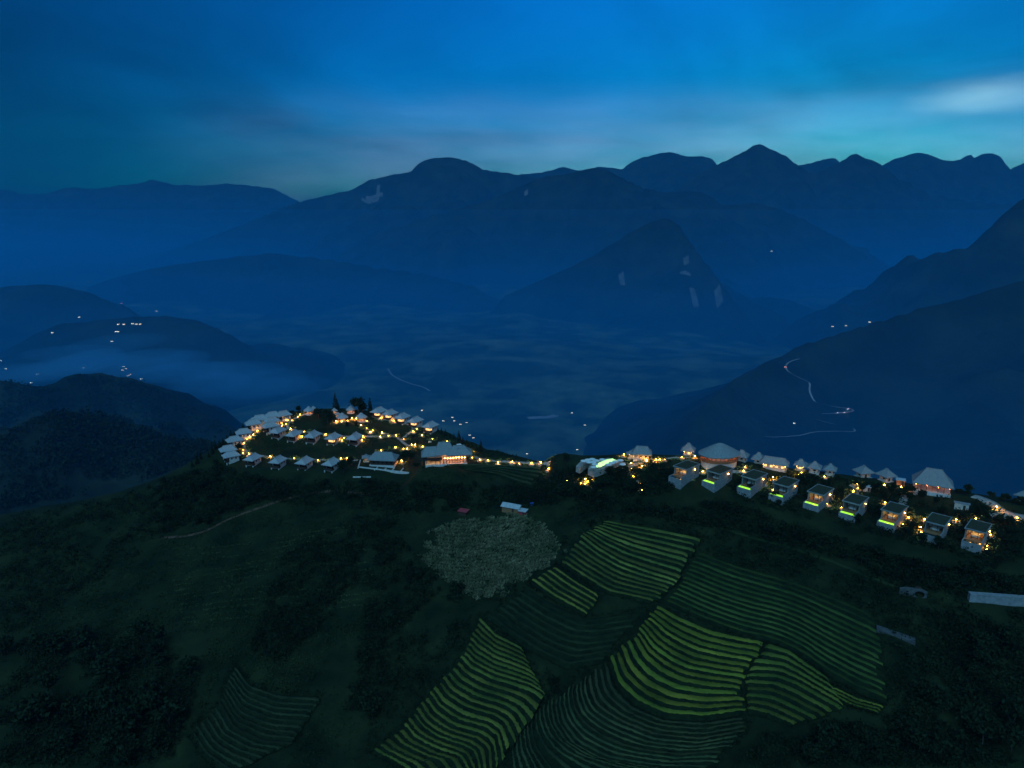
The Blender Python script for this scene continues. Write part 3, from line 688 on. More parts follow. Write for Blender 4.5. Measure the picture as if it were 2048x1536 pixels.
def hip_roof(m, w, d, z0, z1, ridge, thick=.3, n=5, seed=0, sag=.18, cx=0, cy_=0, along='y'):
    i0 = len(m.v)
    if along == 'x': OX, OY, cx, cy_, w, d = cx, cy_, 0, 0, d, w
    """thatched hip roof: eaves rectangle w x d at z0, ridge of the given length along y at z1"""
    r = random.Random(seed); rr = ridge / 2
    def pt(side, s, t):   # s along the eave 0..1, t from eave to ridge
        c = [(-w / 2, -d / 2), (w / 2, -d / 2), (w / 2, d / 2), (-w / 2, d / 2)]
        q = [(0, -rr), (0, -rr), (0, rr), (0, rr)]
        a, b = c[side], c[(side + 1) % 4]; e, g = q[side], q[(side + 1) % 4]
        x0 = a[0] + (b[0] - a[0]) * s; y0 = a[1] + (b[1] - a[1]) * s; x1 = e[0] + (g[0] - e[0]) * s; y1 = e[1] + (g[1] - e[1]) * s
        z = z0 + (z1 - z0) * t - sag * math.sin(math.pi * t)
        return (cx + x0 + (x1 - x0) * t, cy_ + y0 + (y1 - y0) * t, z + (r.uniform(-.05, .05) if 0 < t else 0))
    for side in range(4):
        G = [[pt(side, i / n, j / n) for i in range(n + 1)] for j in range(n + 1)]
        for j in range(n):
            for i in range(n):
                m.quad(G[j][i], G[j][i + 1], G[j + 1][i + 1], G[j + 1][i])
        for i in range(n):                                            # thatch edge
            a, b = G[0][i], G[0][i + 1]; j1, j2 = r.uniform(0, .12), r.uniform(0, .12)
            a2 = (cx + (a[0] - cx) * .97, cy_ + (a[1] - cy_) * .97, a[2] - thick - j1); b2 = (cx + (b[0] - cx) * .97, cy_ + (b[1] - cy_) * .97, b[2] - thick - j2)
            m.quad(a2, b2, b, a)
    # soffit and ridge roll
    zb = z0 - thick * .6; x, y = w / 2 * .955, d / 2 * .955
    m.quad((cx - x, cy_ - y, zb), (cx - x, cy_ + y, zb), (cx + x, cy_ + y, zb), (cx + x, cy_ - y, zb))
    if ridge > .3: m.tube((cx, cy_ - rr - .2, z1), (cx, cy_ + rr + .2, z1), .22, .22, 6)
    if along == 'x': m.v[i0:] = [(y + OX, -x + OY, z) for x, y, z in m.v[i0:]]
    return m

def make_bungalow(lit=False):
    b = empty('bungalow')
    m = MB(); m.box(-2.3, 2.3, -1.9, 3.5, -3.6, 0); m.build('base', M['whitestone'], b)
    m = MB()                                                          # upper walls: two sides, back, front return behind the balcony
    m.box(-2.3, -2.0, -1.6, 3.5, 0, 2.6); m.box(2.0, 2.3, -1.6, 3.5, 0, 2.6); m.box(-2.0, 2.0, 3.2, 3.5, 0, 2.6)
    m.build('wall', M['whitestone'], b)
    m = MB(); m.box(-1.998, 1.998, -1.45, -1.3, .05, 2.5); m.build('glass_front', M['winlit'] if lit else M['glass'], b)
    if lit:
        m = MB(); m.ico((0, -2.2, 2.2), .2); m.build('porch_lamp', M['bulbin'], b)
    m = MB(); m.box(-2.35, 2.35, -3.3, -1.6, -.28, 0.0); m.build('balcony_floor', M['darkwood'], b)
    m = MB(); m.box(-2.35, 2.35, -3.3, -3.2, 0.0, .95); m.box(-2.35, -2.25, -3.2, -1.6, 0, .95); m.box(2.25, 2.35, -3.2, -1.6, 0, .95); m.build('railing', M['darkwood'], b)
    for x in (-2.1, 2.1):
        m = MB(); m.box(x - .24, x + .24, -3.15, -2.67, -3.9, -.29); m.build('pillar', M['whitestone'], b)
        m = MB(); m.box(x - .09, x + .09, -3.1, -2.9, .0, 2.5); m.build('post', M['darkwood'], b)
    for y in (-.2, 1.9):
        m = MB(); m.box(2.27, 2.335, y - .32, y + .32, 1.0, 1.9); w = m.build('window', M['darkwood'], b)
        g = MB(); g.box(2.33, 2.35, y - .25, y + .25, 1.07, 1.83); g.build('pane', M['glass'], w)
    m = MB(); m.box(.2, 1.1, 3.49, 3.56, 0, 2.1); m.build('door', M['wood'], b)
    m = MB(); hip_roof(m, 6.4, 8.6, 2.75, 4.9, 4.4, seed=4, cy_=0.05); m.build('roof', M['thatch'], b)
    return b
M['bulbin'] = mat('indoor_lamp_globe', (0.8, 0.6, 0.3), emit=(1.0, 0.48, 0.09), estr=70.0)
BUNG = make_bungalow(); bung_used = [False]; BUNG2 = make_bungalow(True); bung2_used = [False]
LAND = []        # (x, y, short name) used to word the labels of lamps and trees
def place(proto, used, p, rz, label, cat, group, short, rad=5.0, sc=1.0):
    o = proto if not used[0] else copy_tree(proto)
    used[0] = True
    o.location = p; o.rotation_euler = (0, 0, rz); o.scale = (sc, sc, sc)
    tag(o, label, cat, group); PLACED.append((p[0], p[1], rad)); LAND.append((p[0], p[1], short))
    return o
def at(px, py, dz=0.0):
    p = cast1(px, py); return (float(p[0]), float(p[1]), float(p[2]) + dz)

ROWS = [
 ('front row', 'front-row', -17, [(507,929),(557,934),(610,936),(664,940)]),
 ('middle row', 'middle-row', -15, [(557,874),(588,881),(626,883),(667,887),(710,888)]),
 ('outer left lane', 'outer-lane', -58, [(463,923),(457,912),(470,893),(488,877),(508,859),(520,850)]),
 ('upper left lane', 'upper-lane', -50, [(541,864),(545,854),(546,843),(567,842)]),
 ('far back row', 'back-row', -30, [(758,834),(780,838),(805,846),(831,853),(861,864)]),
]
NTH = ['first', 'second', 'third', 'fourth', 'fifth', 'sixth', 'seventh', 'eighth', 'ninth']
for rn, rs, ang, ps in ROWS:
    ps2 = sorted(ps)
    for i, (px, py) in enumerate(ps2):
        nm = ordinal(i, len(ps2)) + ' in the ' + rn
        place(*((BUNG2, bung2_used) if rs == 'back-row' or (rs == 'middle-row' and i == 3) else (BUNG, bung_used)), at(px, py, .9), R(ang + random.uniform(-5, 5)), 'thatched white bungalow on pillars, ' + nm, 'bungalow', 'thatched bungalows on the left hill', 'the ' + NTH[i] + ' ' + rs + ' bungalow', 5.2, random.uniform(1.05, 1.15))
# glowing terrace doors of the back row face the lane
def make_lit_door(): pass

def make_hut():
    b = empty('round_hut')
    m = MB(); n = 14
    for k in range(n):
        a0, a1 = 2 * math.pi * k / n, 2 * math.pi * (k + 1) / n
        m.quad((3 * math.cos(a0), 3 * math.sin(a0), -1.5), (3 * math.cos(a1), 3 * math.sin(a1), -1.5), (3 * math.cos(a1), 3 * math.sin(a1), .0), (3 * math.cos(a0), 3 * math.sin(a0), .0))
    m.v += [(3 * math.cos(2 * math.pi * k / n), 3 * math.sin(2 * math.pi * k / n), 0) for k in range(n)]; m.f.append(tuple(range(len(m.v) - n, len(m.v)))); m.m.append(0)
    m.build('base', M['whitestone'], b)
    m = MB(); m.tube((0, .9, 0), (0, .9, 2.2), 1.7, 1.7, 12); m.build('wall', M['warmwall'], b)
    for k in range(8):
        a = 2 * math.pi * (k + .5) / 8; m = MB(); m.tube((2.7 * math.cos(a), 2.7 * math.sin(a), 0), (2.7 * math.cos(a), 2.7 * math.sin(a), 2.3), .12, .12, 6); m.build('post', M['wood'], b)
    m = MB(); r = random.Random(3)
    prof = [(3.7, 2.0), (3.75, 2.28), (2.7, 3.15), (1.5, 3.95), (1.1, 4.2), (1.25, 4.35), (.6, 4.9), (.02, 5.25)]
    ring = [[((q + r.uniform(-.05, .05)) * math.cos(2 * math.pi * k / 18), (q + r.uniform(-.05, .05)) * math.sin(2 * math.pi * k / 18), z) for k in range(18)] for q, z in prof]
    for j in range(len(prof) - 1):
        for k in range(18): m.quad(ring[j][k], ring[j][(k + 1) % 18], ring[j + 1][(k + 1) % 18], ring[j + 1][k])
    m.build('roof', M['thatch'], b)
    m = MB(); m.ico((-1.2, -1.6, 1.85), .22); m.ico((1.4, -1.4, 1.85), .22); m.build('pendant_lamp', M['redlamp'], b)
    return b
HUT = make_hut(); hut_used = [False]
HUTS = [(685,843,1.0,'larger left hut on the hilltop'),(723,842,1.0,'larger right hut on the hilltop'),(702,826,.85,'hut behind on the hilltop beside the big trees'),(669,826,.6,'small hut half hidden by trees at the hilltop'),(676,833,.5,'smallest hut behind trees at the hilltop'),(618,828,.9,'hut at the upper end of the left lane'),(627,822,.6,'small hut right of the lane hut at the skyline')]
for px, py, sc, nm in HUTS:
    place(HUT, hut_used, at(px, py, .3), R(random.uniform(-20, 20)), 'round thatched ' + nm, 'hut', 'round thatched huts on the hilltop', 'the ' + ' '.join(nm.split()[:5]), 4 * sc, sc)

# ---- villas with planted roofs and plunge pools
def make_villa(lit, pool):
    b = empty('villa')
    m = MB(); m.box(-2.75, 2.75, -6.9, -3.4, -4.2, -.35); m.build('pool_block', M['concrete'], b)
    m = MB(); m.box(-2.75, -2.45, -6.9, -3.4, -.35, .0); m.box(2.45, 2.75, -6.9, -3.4, -.35, 1.0); m.box(-2.45, 2.45, -6.9, -6.75, -.35, -.06); m.build('pool_rim', M['concrete'], b)
    m = MB(); m.box(-2.44, 2.44, -6.74, -5.2, -.34, -.10); m.build('pool_water', M['poolglow'] if pool else M['water'], b)
    m = MB(); m.box(-2.44, 2.44, -5.18, -3.4, -.34, .02); m.build('deck', M['wood'], b)
    m = MB(); m.box(-2.75, -2.45, -3.4, 5.0, -3.8, 2.9); m.box(2.45, 2.75, -3.4, 5.0, -3.8, 2.9); m.box(-2.45, 2.45, 4.7, 5.0, -3.8, 2.9); m.build('wall', M['concrete'], b)
    m = MB(); m.box(-2.45, 2.45, -3.398, 4.7, -.4, -.002); m.build('floor', M['wood'], b)
    m = MB(); m.box(-2.45, 2.45, 1.2, 1.4, 0, 2.9); m.build('partition', M['warmwall'], b)
    m = MB(); m.box(-3.0, 3.0, -4.0, 5.3, 2.9, 3.12); rf = m.build('roof_slab', M['concrete'], b)
    m = MB()
    m.box(-3.0, -2.75, -4.0, 5.3, 3.122, 3.32); m.box(2.75, 3.0, -4.0, 5.3, 3.122, 3.32); m.box(-2.75, 2.75, -4.0, -3.75, 3.122, 3.32); m.box(-2.75, 2.75, 5.05, 5.3, 3.122, 3.32)
    m.build('parapet', M['concrete'], rf)
    m = MB(); nx, ny = 8, 12; r = random.Random(5)
    G = [[(-2.75 + 5.5 * i / nx, -3.75 + 8.8 * j / ny, 3.2 + r.uniform(-.03, .08)) for i in range(nx + 1)] for j in range(ny + 1)]
    for j in range(ny):
        for i in range(nx): m.quad(G[j][i], G[j][i + 1], G[j + 1][i + 1], G[j + 1][i])
    m.build('roof_planting', M['soil'], b)
    for k in range(3):                                                # sliding glass doors, open in the middle
        x = -2.4 + k * 1.6
        m = MB(); m.box(x, x + .07, -3.0, -2.93, 0, 2.88); m.box(x + 1.5, x + 1.57, -3.0, -2.93, 0, 2.88); m.box(x, x + 1.57, -3.002, -2.928, 2.76, 2.88); m.build('door_frame', M['darkwood'], b)
    m = MB(); m.box(-1.4, 1.0, -1.6, .8, 0, .55); m.build('bed', M['white'], b)
    m = MB(); m.box(1.2, 2.2, -2.6, -1.6, 0, .45); m.build('lounge_chair', M['wood'], b)
    m = MB(); m.box(2.74, 2.80, 2.2, 3.2, -.1, 2.1); m.build('side_door', M['wood'], b)
    if lit:
        m = MB(); m.ico((-1.2, -1.0, 2.35), .22); m.ico((1.2, .6, 2.35), .22); m.build('ceiling_lamp', M['bulbin'], b)
    m = MB(); m.ico((3.1, 1.6, 2.0), .17); m.build('wall_lamp', M['bulbin'], b)
    return b
VILLAS = [(1370,956,1,0,'brightly lit room and an unlit plunge pool'),(1436,967,0,1,'dark room and a glowing green plunge pool'),(1505,977,0,1,'tree in front of its glowing green plunge pool'),(1568,990,0,1,'dark room and a green pool, below the two path lamps'),(1637,1007,1,1,'lit room and lounge chairs behind a green pool'),(1707,1026,0,1,'dark room and a pool, right of the lit lounge villa'),(1784,1046,1,1,'brightest room and green pool of the right end'),(1871,1070,0,0,'overgrown roof hidden behind trees'),(1951,1083,1,0,'grassy roof and dim orange lit room at the far right')]
VP = {}
for i, (px, py, l, p, nm) in enumerate(VILLAS):
    k = (l, p)
    if k not in VP: VP[k] = (make_villa(l, p), [False])
    place(VP[k][0], VP[k][1], at(px, py, 2.2), R(-47 + i * .4 + random.uniform(-1.5, 1.5)), 'concrete villa with ' + nm, 'villa', 'flat-roofed pool villas on the right ridge', 'the ' + NTH[i] + ' pool villa', 5.4, 1.18)
for v in VP.values():
    pass

# ---- thatched halls on the right ridge
def thatched(name, px, py, w, d, h, rise, ridge, rz, label, short, lit=0, open_=False, sc=1.0, dz=.3):
    p = at(px, py, dz); b = empty(name, p, R(rz))
    m = MB(); m.box(-w / 2 + .3, w / 2 - .3, -d / 2 + .3, d / 2 - .3, -3.0, 0); m.build('base', M['whitestone'], b)
    if open_:
        n = max(3, int(d / 2))
        for k in range(n):
            y = -d / 2 + .7 + (d - 1.4) * k / (n - 1)
            for x in (-w / 2 + .7, w / 2 - .7):
                m = MB(); m.tube((x, y, 0), (x, y, h), .14, .14, 6); m.build('post', M['wood'], b)
        m = MB(); m.box(-w / 4, w / 4, d / 2 - 1.6, d / 2 - 1.4, 0, h - .1); m.build('wall', M['warmwall'], b)
    else:
        m = MB(); m.box(-w / 2 + .9, w / 2 - .9, -d / 2 + .9, d / 2 - .9, 0, h); m.build('wall', M['darkwood'] if px == 768 else M['warmwall'], b)
        m = MB(); m.box(-.5, .5, -d / 2 + .84, -d / 2 + .9, 0, 2.1); m.build('door', M['darkwood'], b)
        for s_ in (-1, 1):
            for y in np.arange(-d / 2 + 2.2, d / 2 - 1.5, 2.4):
                m = MB(); m.box(s_ * (w / 2 - .9) - .05, s_ * (w / 2 - .9) + .05, y - .5, y + .5, .9, 2.0); m.build('window', M['glass'] if not lit else M['winlit'], b)
    m = MB(); hip_roof(m, w + 1.2, d + 1.2, h + .25, h + rise, ridge, seed=int(px)); m.build('roof', M['darkthatch'], b)
    if lit:
        n = max(2, int(d / 3))
        for s_ in (-1, 1):
            for k in range(n):
                y = -d / 2 + 1 + (d - 2) * k / (n - 1)
                m = MB(); m.ico((s_ * (w / 2 - .45), y, h - .35), .16); m.build('eave_lamp', M['redlamp'] if lit == 2 else M['bulbin'], b)
    tag(b, label, 'hall' if d > 7 else 'pavilion'); PLACED.append((p[0], p[1], max(w, d) * .6)); LAND.append((p[0], p[1], short)); return b
thatched('thatched_hall', 768, 927, 9, 14.5, 2.8, 3.4, 9.5, 84, 'long thatched hall beside the restaurant on the left hill', 'the long hall on the left hill', 0)
thatched('thatched_pavilion', 733, 923, 3.6, 3.6, 2.2, 1.6, 1.2, 10, 'small thatched gatehouse glowing yellow left of the long hall', 'the small gatehouse', 1, True)
thatched('thatched_pavilion', 1283, 917, 6.0, 8.5, 2.3, 3.4, 5.2, 80, 'thatched pool bar with a broad roof above the pool', 'the pool bar', 0)
thatched('thatched_pavilion', 1262, 917, 3.0, 3.6, 2.0, 1.4, 1.2, 80, 'low lean-to hut with a lit wall left of the pool bar', 'the lit lean-to', 1)
thatched('thatched_pavilion', 1376, 910, 5.0, 5.4, 2.6, 3.4, 1.0, 70, 'square thatched pavilion left of the great round hall', 'the square pavilion', 1)
thatched('thatched_pavilion', 1483, 920, 5.4, 5.0, 2.2, 2.8, 1.4, 60, 'thatched house behind trees right of the great round hall', 'the house behind the round hall')
thatched('thatched_pavilion', 1516, 925, 4.8, 4.8, 2.2, 3.0, 1.0, 60, 'thatched house left behind the long orange-lit hall', 'the house left of the long hall')
thatched('thatched_hall', 1548, 938, 5.6, 11.5, 2.4, 2.8, 8.8, 66, 'long thatched hall with orange light under its eaves', 'the long orange-lit hall', 1)
thatched('thatched_pavilion', 1600, 941, 4.8, 4.6, 2.4, 2.8, 1.0, 60, 'thatched house with an orange doorway right of the long lit hall', 'the house with the orange doorway', 1)
thatched('thatched_pavilion', 1628, 945, 5.0, 5.0, 2.2, 2.8, .8, 60, 'dark pyramid-roofed house, second right of the long lit hall', 'the dark pyramid-roofed house')
thatched('thatched_pavilion', 1659, 949, 4.6, 4.6, 2.2, 2.6, .8, 60, 'dark pyramid-roofed house, third right of the long lit hall', 'the third pyramid-roofed house')
thatched('thatched_pavilion', 1726, 950, 6.6, 5.4, 2.3, 3.0, 1.2, 10, 'wide thatched house half sunk behind the hedge', 'the wide house behind the hedge')
thatched('thatched_pavilion', 1771, 962, 5.4, 5.4, 2.3, 3.2, 1.0, 20, 'thatched house left of the right-hand lounge hall', 'the house left of the lounge hall')
thatched('thatched_hall', 1862, 984, 9.4, 14.5, 3.0, 6.2, 6.0, 62, 'large thatched lounge hall with orange glass front at the right', 'the right lounge hall', 2, True, dz=1.2)
thatched('thatched_pavilion', 2052, 1003, 6, 6, 2.3, 3.2, 1.4, 20, 'thatched roof cut off by the right picture edge', 'the house at the right edge')

# ---- great round hall
p = at(1437, 930, 2.8); b = empty('round_hall', p, R(15))
n = 26; ax, ay = 8.6, 6.6
def ell(k, sx=1.0, z=0.0, n=26): a = 2 * math.pi * k / n; return (ax * sx * math.cos(a), ay * sx * math.sin(a), z)
m = MB()
for k in range(n): m.quad(ell(k, .98, -6), ell(k + 1, .98, -6), ell(k + 1, .98, -.3), ell(k, .98, -.3))
m.build('base', M['whitestone'], b)
m = MB()
for k in range(n):
    m.quad(ell(k, 1.06, -.3), ell(k + 1, 1.06, -.3), ell(k + 1, 1.06, 0), ell(k, 1.06, 0)); m.tri(ell(k, 1.06, 0), ell(k + 1, 1.06, 0), (0, 0, 0)); m.tri(ell(k + 1, 1.06, -.3), ell(k, 1.06, -.3), (0, 0, -.3))
m.build('floor', M['wood'], b)
m = MB()
for k in range(n):
    m.quad(ell(k, 1.04, .12), ell(k + 1, 1.04, .12), ell(k + 1, 1.04, .95), ell(k, 1.04, .95))
m.build('railing', M['wood'], b)
for k in range(n):
    x, y, z = ell(k, 1.0); m = MB(); m.tube((x, y, 0), (x, y, 2.7), .13, .13, 6); m.build('column', M['wood'], b)
m = MB()
for k in range(n): m.quad(ell(k, .6, 0), ell(k + 1, .6, 0), ell(k + 1, .6, 2.7), ell(k, .6, 2.7))
m.build('wall', M['warmwall'], b)
m = MB(); rr = random.Random(8); prof = [(1.14, 2.35), (1.16, 2.8), (.86, 4.2), (.56, 5.6), (.28, 6.8), (.04, 7.6)]
ring = [[ell(k * .5, s_ + rr.uniform(-.012, .012), z) for k in range(52)] for s_, z in prof]
for j in range(len(prof) - 1):
    for k in range(52): m.quad(ring[j][k], ring[j][(k + 1) % 52], ring[j + 1][(k + 1) % 52], ring[j + 1][k])
m.build('roof', M['darkthatch'], b)
for k in range(0, n, 2):
    x, y, z = ell(k + .5, .84); m = MB(); m.ico((x, y, 2.05), .15); m.build('pendant_lamp', M['redlamp'], b)
tag(b, 'great round thatched hall with an orange-lit gallery', 'hall'); PLACED.append((p[0], p[1], 9.5)); LAND.append((p[0], p[1], 'the great round hall'))

# ---- restaurant on the left hill: three steep thatched roofs over a glowing glass front
p = at(893, 924, .5); b = empty('restaurant', p, R(8)); b.scale = (1.1, 1.1, 1.1)
m = MB(); m.box(-10, 9.6, -4.5, 5, -3, 0); m.build('base', M['whitestone'], b)
m = MB(); m.box(-2.4, 9.6, .2, .5, 0, 3.7); m.box(-9, -2.4, 2.6, 3, 0, 3.2); m.box(-9, -8.6, -1.5, 2.6, 0, 2.8); m.build('wall', M['warmwall'], b)
m = MB(); hip_roof(m, 9.0, 8.0, 3.4, 6.9, 5.0, seed=21, cx=-7.4, cy_=1.6, along='x'); m.build('roof', M['darkthatch'], b)
m = MB(); hip_roof(m, 10.0, 8.4, 3.9, 8.9, 5.4, seed=22, cx=-.8, cy_=1.8, along='x'); m.build('roof', M['darkthatch'], b)
m = MB(); hip_roof(m, 12.4, 8.2, 3.9, 7.4, 5.0, seed=23, cx=6.0, cy_=.4, along='x'); m.build('roof', M['darkthatch'], b)
m = MB(); m.box(-12.2, -2.2, -4.6, -1.6, 2.25, 2.5); m.build('glass_canopy', M['glass'], b)
m = MB(); m.box(5.2, 5.7, -1.2, -.7, 4.2, 6.9); m.build('chimney', M['concrete'], b)
for k in range(9):
    x = -1.6 + k * 1.35; y = -3.6 - .3 * math.sin(k); m = MB(); m.tube((x, y, 0), (x, y, 3.7), .13, .13, 6); m.build('column', M['wood'], b)
    if k < 8:
        m = MB(); m.ico((x + .68, y + .5, 2.5), .18); m.build('pendant_lamp', M['redlamp'], b)
for k in range(5):
    x = -11.6 + k * 2.1; m = MB(); m.tube((x, -4.3, 0), (x, -4.3, 2.25), .1, .1, 6); m.build('canopy_post', M['wood'], b)
    m = MB(); m.ico((x + .9, -2.6, 1.8), .16); m.build('canopy_lamp', M['bulbin'], b)
for k in range(6):
    x = 0 + k * 1.5; m = MB(); m.box(x - .45, x + .45, -2.6, -1.8, .68, .75); m.box(x - .07, x + .07, -2.27, -2.13, 0, .68); m.build('table', M['wood'], b)
m = MB(); m.box(-2.5, 9.6, -4.48, -4.4, 0.5, .7); m.build('railing', M['wood'], b)
tag(b, 'restaurant with three steep thatched roofs and a red-glowing front', 'restaurant'); PLACED.append((p[0], p[1], 11)); LAND.append((p[0], p[1], 'the restaurant'))

# ---- small buildings
def shed(name, px, py, rz, w, d, h, roofm, wallm, label, rise=1.0, mono=False):
    p = at(px, py, .1); b = empty(name, p, R(rz))
    m = MB(); m.box(-w / 2, w / 2, -d / 2, d / 2, -1.2, h); m.build('wall', wallm, b)
    m = MB()
    if mono:
        m.box(-w / 2 - .4, w / 2 + .4, -d / 2 - .4, d / 2 + .4, h + .002, h + .14)
        m.v = [(x, y, z + (y / d + .5) * rise * .5) for x, y, z in m.v]
    else:
        for s_ in (-1, 1):
            y0 = s_ * (d / 2 + .6)
            for k in range(6):                                        # corrugated sheets, unevenly lapped
                x0 = -w / 2 - .5 + (w + 1) * k / 6; x1 = x0 + (w + 1) / 6; o_ = random.uniform(0, .08)
                m.quad((x0, y0, h - .1 + o_), (x1, y0, h - .1 + o_), (x1, 0, h + rise + o_), (x0, 0, h + rise + o_)); m.quad((x0, y0, h - .18 + o_), (x0, 0, h + rise - .08 + o_), (x1, 0, h + rise - .08 + o_), (x1, y0, h - .18 + o_))
        for x in (-w / 2, w / 2): m.tri((x, -d / 2, h), (x, d / 2, h), (x, 0, h + rise - .1))
    m.build('roof', roofm, b)
    m = MB(); m.box(w * .1, w * .1 + .9, -d / 2 - .05, -d / 2 + .02, 0, min(1.9, h - .1)); m.build('door', M['darkwood'], b)
    tag(b, label, 'shed'); PLACED.append((p[0], p[1], w * .7)); LAND.append((p[0], p[1], 'the ' + ' '.join(label.split()[:5]))); return b
shed('farm_shed', 1024, 1022, -24, 8.4, 4.2, 2.2, M['tin'], M['wood'], 'farm shed with a patched pale tin roof above the corn', 1.1)
shed('farm_shed', 1046, 1030, -24, 3.2, 2.8, 1.7, M['tin'], M['redtin'], 'low red-walled lean-to at the right end of the tin shed', .3, True)
shed('farm_shed', 927, 1028, -22, 4.0, 2.8, 1.5, M['redtin'], M['darkwood'], 'small shed with a dark red roof left of the corn field', .3, True)
shed('garden_pavilion', 1800, 970, -25, 3.2, 2.4, 2.2, M['tin'], M['wood'], 'small orange-lit kiosk left of the lounge hall', .2, True)
shed('garden_pavilion', 1733, 983, -25, 2.6, 2.2, 2.0, M['tin'], M['warmwall'], 'little grey-roofed kiosk among the villa hedges', .2, True)
shed('garden_pavilion', 1922, 1020, -30, 5.0, 1.2, 2.6, M['concrete'], M['warmwall'], 'pale freestanding gate wall with a dark doorway above the last villa', .05, True)
p = at(1064, 1011, .3); o = MB().box(-.9, .9, -.6, .6, -.5, .5).box(-.7, .5, -.5, .3, .502, .8).build('tarpaulin_heap', M['blue'], None, loc=p, rz=.5); tag(o, 'small blue tarpaulin heap right of the tin shed', 'tarpaulin')

# ---- walls and slabs at the right
def wallpx(name, a, b_, h, th, mt, label, cat, cap=True, up=0.0):
    p, q = np.array(at(*a)), np.array(at(*b_)); c = (p + q) / 2; L = float(np.linalg.norm((q - p)[:2])); ang = math.atan2(q[1] - p[1], q[0] - p[0]); tilt = (q[2] - p[2]) / L
    root = empty(name, tuple(c), ang)
    def tl(m): m.v = [(x, y, z + x * tilt) for x, y, z in m.v]; return m
    n = max(2, int(L / 4))
    for k in range(n):
        x0 = -L / 2 + L * k / n; m = MB(); m.box(x0, x0 + L / n - .03, -th / 2, th / 2, -1.6, h + up); tl(m).build('panel', mt, root)
    if cap:
        m = MB(); m.box(-L / 2, L / 2, -th / 2 - .12, th / 2 + .12, h + up + .002, h + up + .25); tl(m).build('coping', mt, root)
    tag(root, label, cat); return root
wallpx('retaining_wall', (1936, 1202), (2120, 1216), 2.6, 1.6, M['concrete'], 'long pale concrete wall at the right edge below the villas', 'wall')
wallpx('concrete_slab', (1752, 1262), (1830, 1288), .35, 2.6, M['oldconcrete'], 'grey-blue concrete slab lying at the right end of the terraces', 'slab', False, up=.7)
p = at(1830, 1196, 0); b = empty('culvert', p, R(-20))
m = MB()
for k in range(16):
    a0, a1 = 2 * math.pi * k / 16, 2 * math.pi * (k + 1) / 16
    def sq(a, z=0): 
        c, s_ = math.cos(a), math.sin(a); q = 3.4 / max(abs(c) * .8, abs(s_) * 1.4); return (c * q + -.8, -.2, 1.0 + s_ * q)
    m.quad((1.2 + 1.5 * math.cos(a0), -.2, 1.2 + 1.2 * math.sin(a0)), (1.2 + 1.5 * math.cos(a1), -.2, 1.2 + 1.2 * math.sin(a1)), sq(a1), sq(a0))
m.build('head_wall', M['oldconcrete'], b)
m = MB(); m.tube((1.2, -.15, 1.2), (1.2, 3, 1.2), 1.5, 1.5, 14, cap=False); m.build('pipe', M['darkwood'], b)
tag(b, 'weathered concrete culvert head with a dark round mouth in scrub', 'culvert')

# ---- planter beds beside the long hall
wallpx('planter_wall', (718, 936), (818, 947), .5, .5, M['whitestone'], 'long white planter wall in front of the long hall', 'wall', False)
wallpx('planter_wall', (721, 922), (716, 938), .5, .5, M['whitestone'], 'short white planter wall left of the long hall', 'wall', False)
wallpx('planter_wall', (706, 957), (742, 956), .5, .6, M['whitestone'], 'lower white planter wall below the long hall', 'wall', False)
for i, px in enumerate((752, 769, 785, 803)):
    wallpx('planter_wall', (px - 3, 944 - (785 - px) * .05), (px + 4, 938 - (785 - px) * .05), .5, .4, M['whitestone'], 'white cross wall of the planter, ' + ordinal(i, 4), 'wall', False)

# ================================================================== paths and tracks
def ribbon(name, pix, width, mt, label, lift=.14, step=1.6, kind='structure', cat='path'):
    c = curve_at(pix, max(8, int(sum(math.dist(a, b_) for a, b_ in zip(pix[:-1], pix[1:])) / 2.2)))
    w = cast(c[:, 0], c[:, 1]); w = w[~np.isnan(w[:, 0])]
    for _ in range(3): w[1:-1] = (w[:-2] + 2 * w[1:-1] + w[2:]) / 4
    d = np.concatenate([[0], np.cumsum(np.linalg.norm(np.diff(w[:, :2], axis=0), axis=1))])
    n = max(4, int(d[-1] / step)); t = np.linspace(0, d[-1], n); x = np.interp(t, d, w[:, 0]); y = np.interp(t, d, w[:, 1])
    tx, ty = np.gradient(x), np.gradient(y); L = np.hypot(tx, ty) + 1e-6; nx_, ny_ = -ty / L, tx / L
    rows = []
    wv = width * (1 + .12 * (vnoise(t / 4, t * 0, 3) - .5))
    for k in (-.5, -.5, -.25, 0, .25, .5, .5):
        X = x + nx_ * wv * k; Y = y + ny_ * wv * k; rows.append(np.stack([X, Y, hz(X, Y) + lift], 1))
    zc = np.maximum.reduce([r[:, 2] for r in rows])
    for r in rows: r[:, 2] = r[:, 2] * .4 + zc * .6
    rows[0][:, 2] -= .9; rows[-1][:, 2] -= .9
    V = np.stack(rows); f = grid_faces(V.shape[0], V.shape[1])
    o = obj(name, mesh_np(name, V.reshape(-1, 3), f, [mt])); tag(o, label, cat, kind=kind); return o
ribbon('footpath', [(716,921),(690,921),(665,921),(640,920),(600,919),(560,917),(525,913),(500,908),(488,900),(485,890),(494,880),(510,868),(523,857)], 1.7, M['path'], 'lit stone footpath behind the front bungalow row')
ribbon('footpath', [(624,826),(606,830),(592,836),(580,842),(573,850),(574,858),(590,861),(610,864),(640,868),(665,872),(700,874),(730,874),(760,873),(790,873),(802,880),(810,890),(820,893)], 1.8, M['path'], 'lit stone footpath above the middle bungalow row')
ribbon('footpath', [(806,877),(815,869),(826,862),(829,856),(818,850),(800,845),(780,841),(760,837),(745,833)], 1.8, M['path'], 'curved stone footpath below the back bungalow row')
ribbon('footpath', [(802,880),(790,873),(775,869),(767,867)], 1.4, M['path'], 'short branch path to the centre of the lawn')
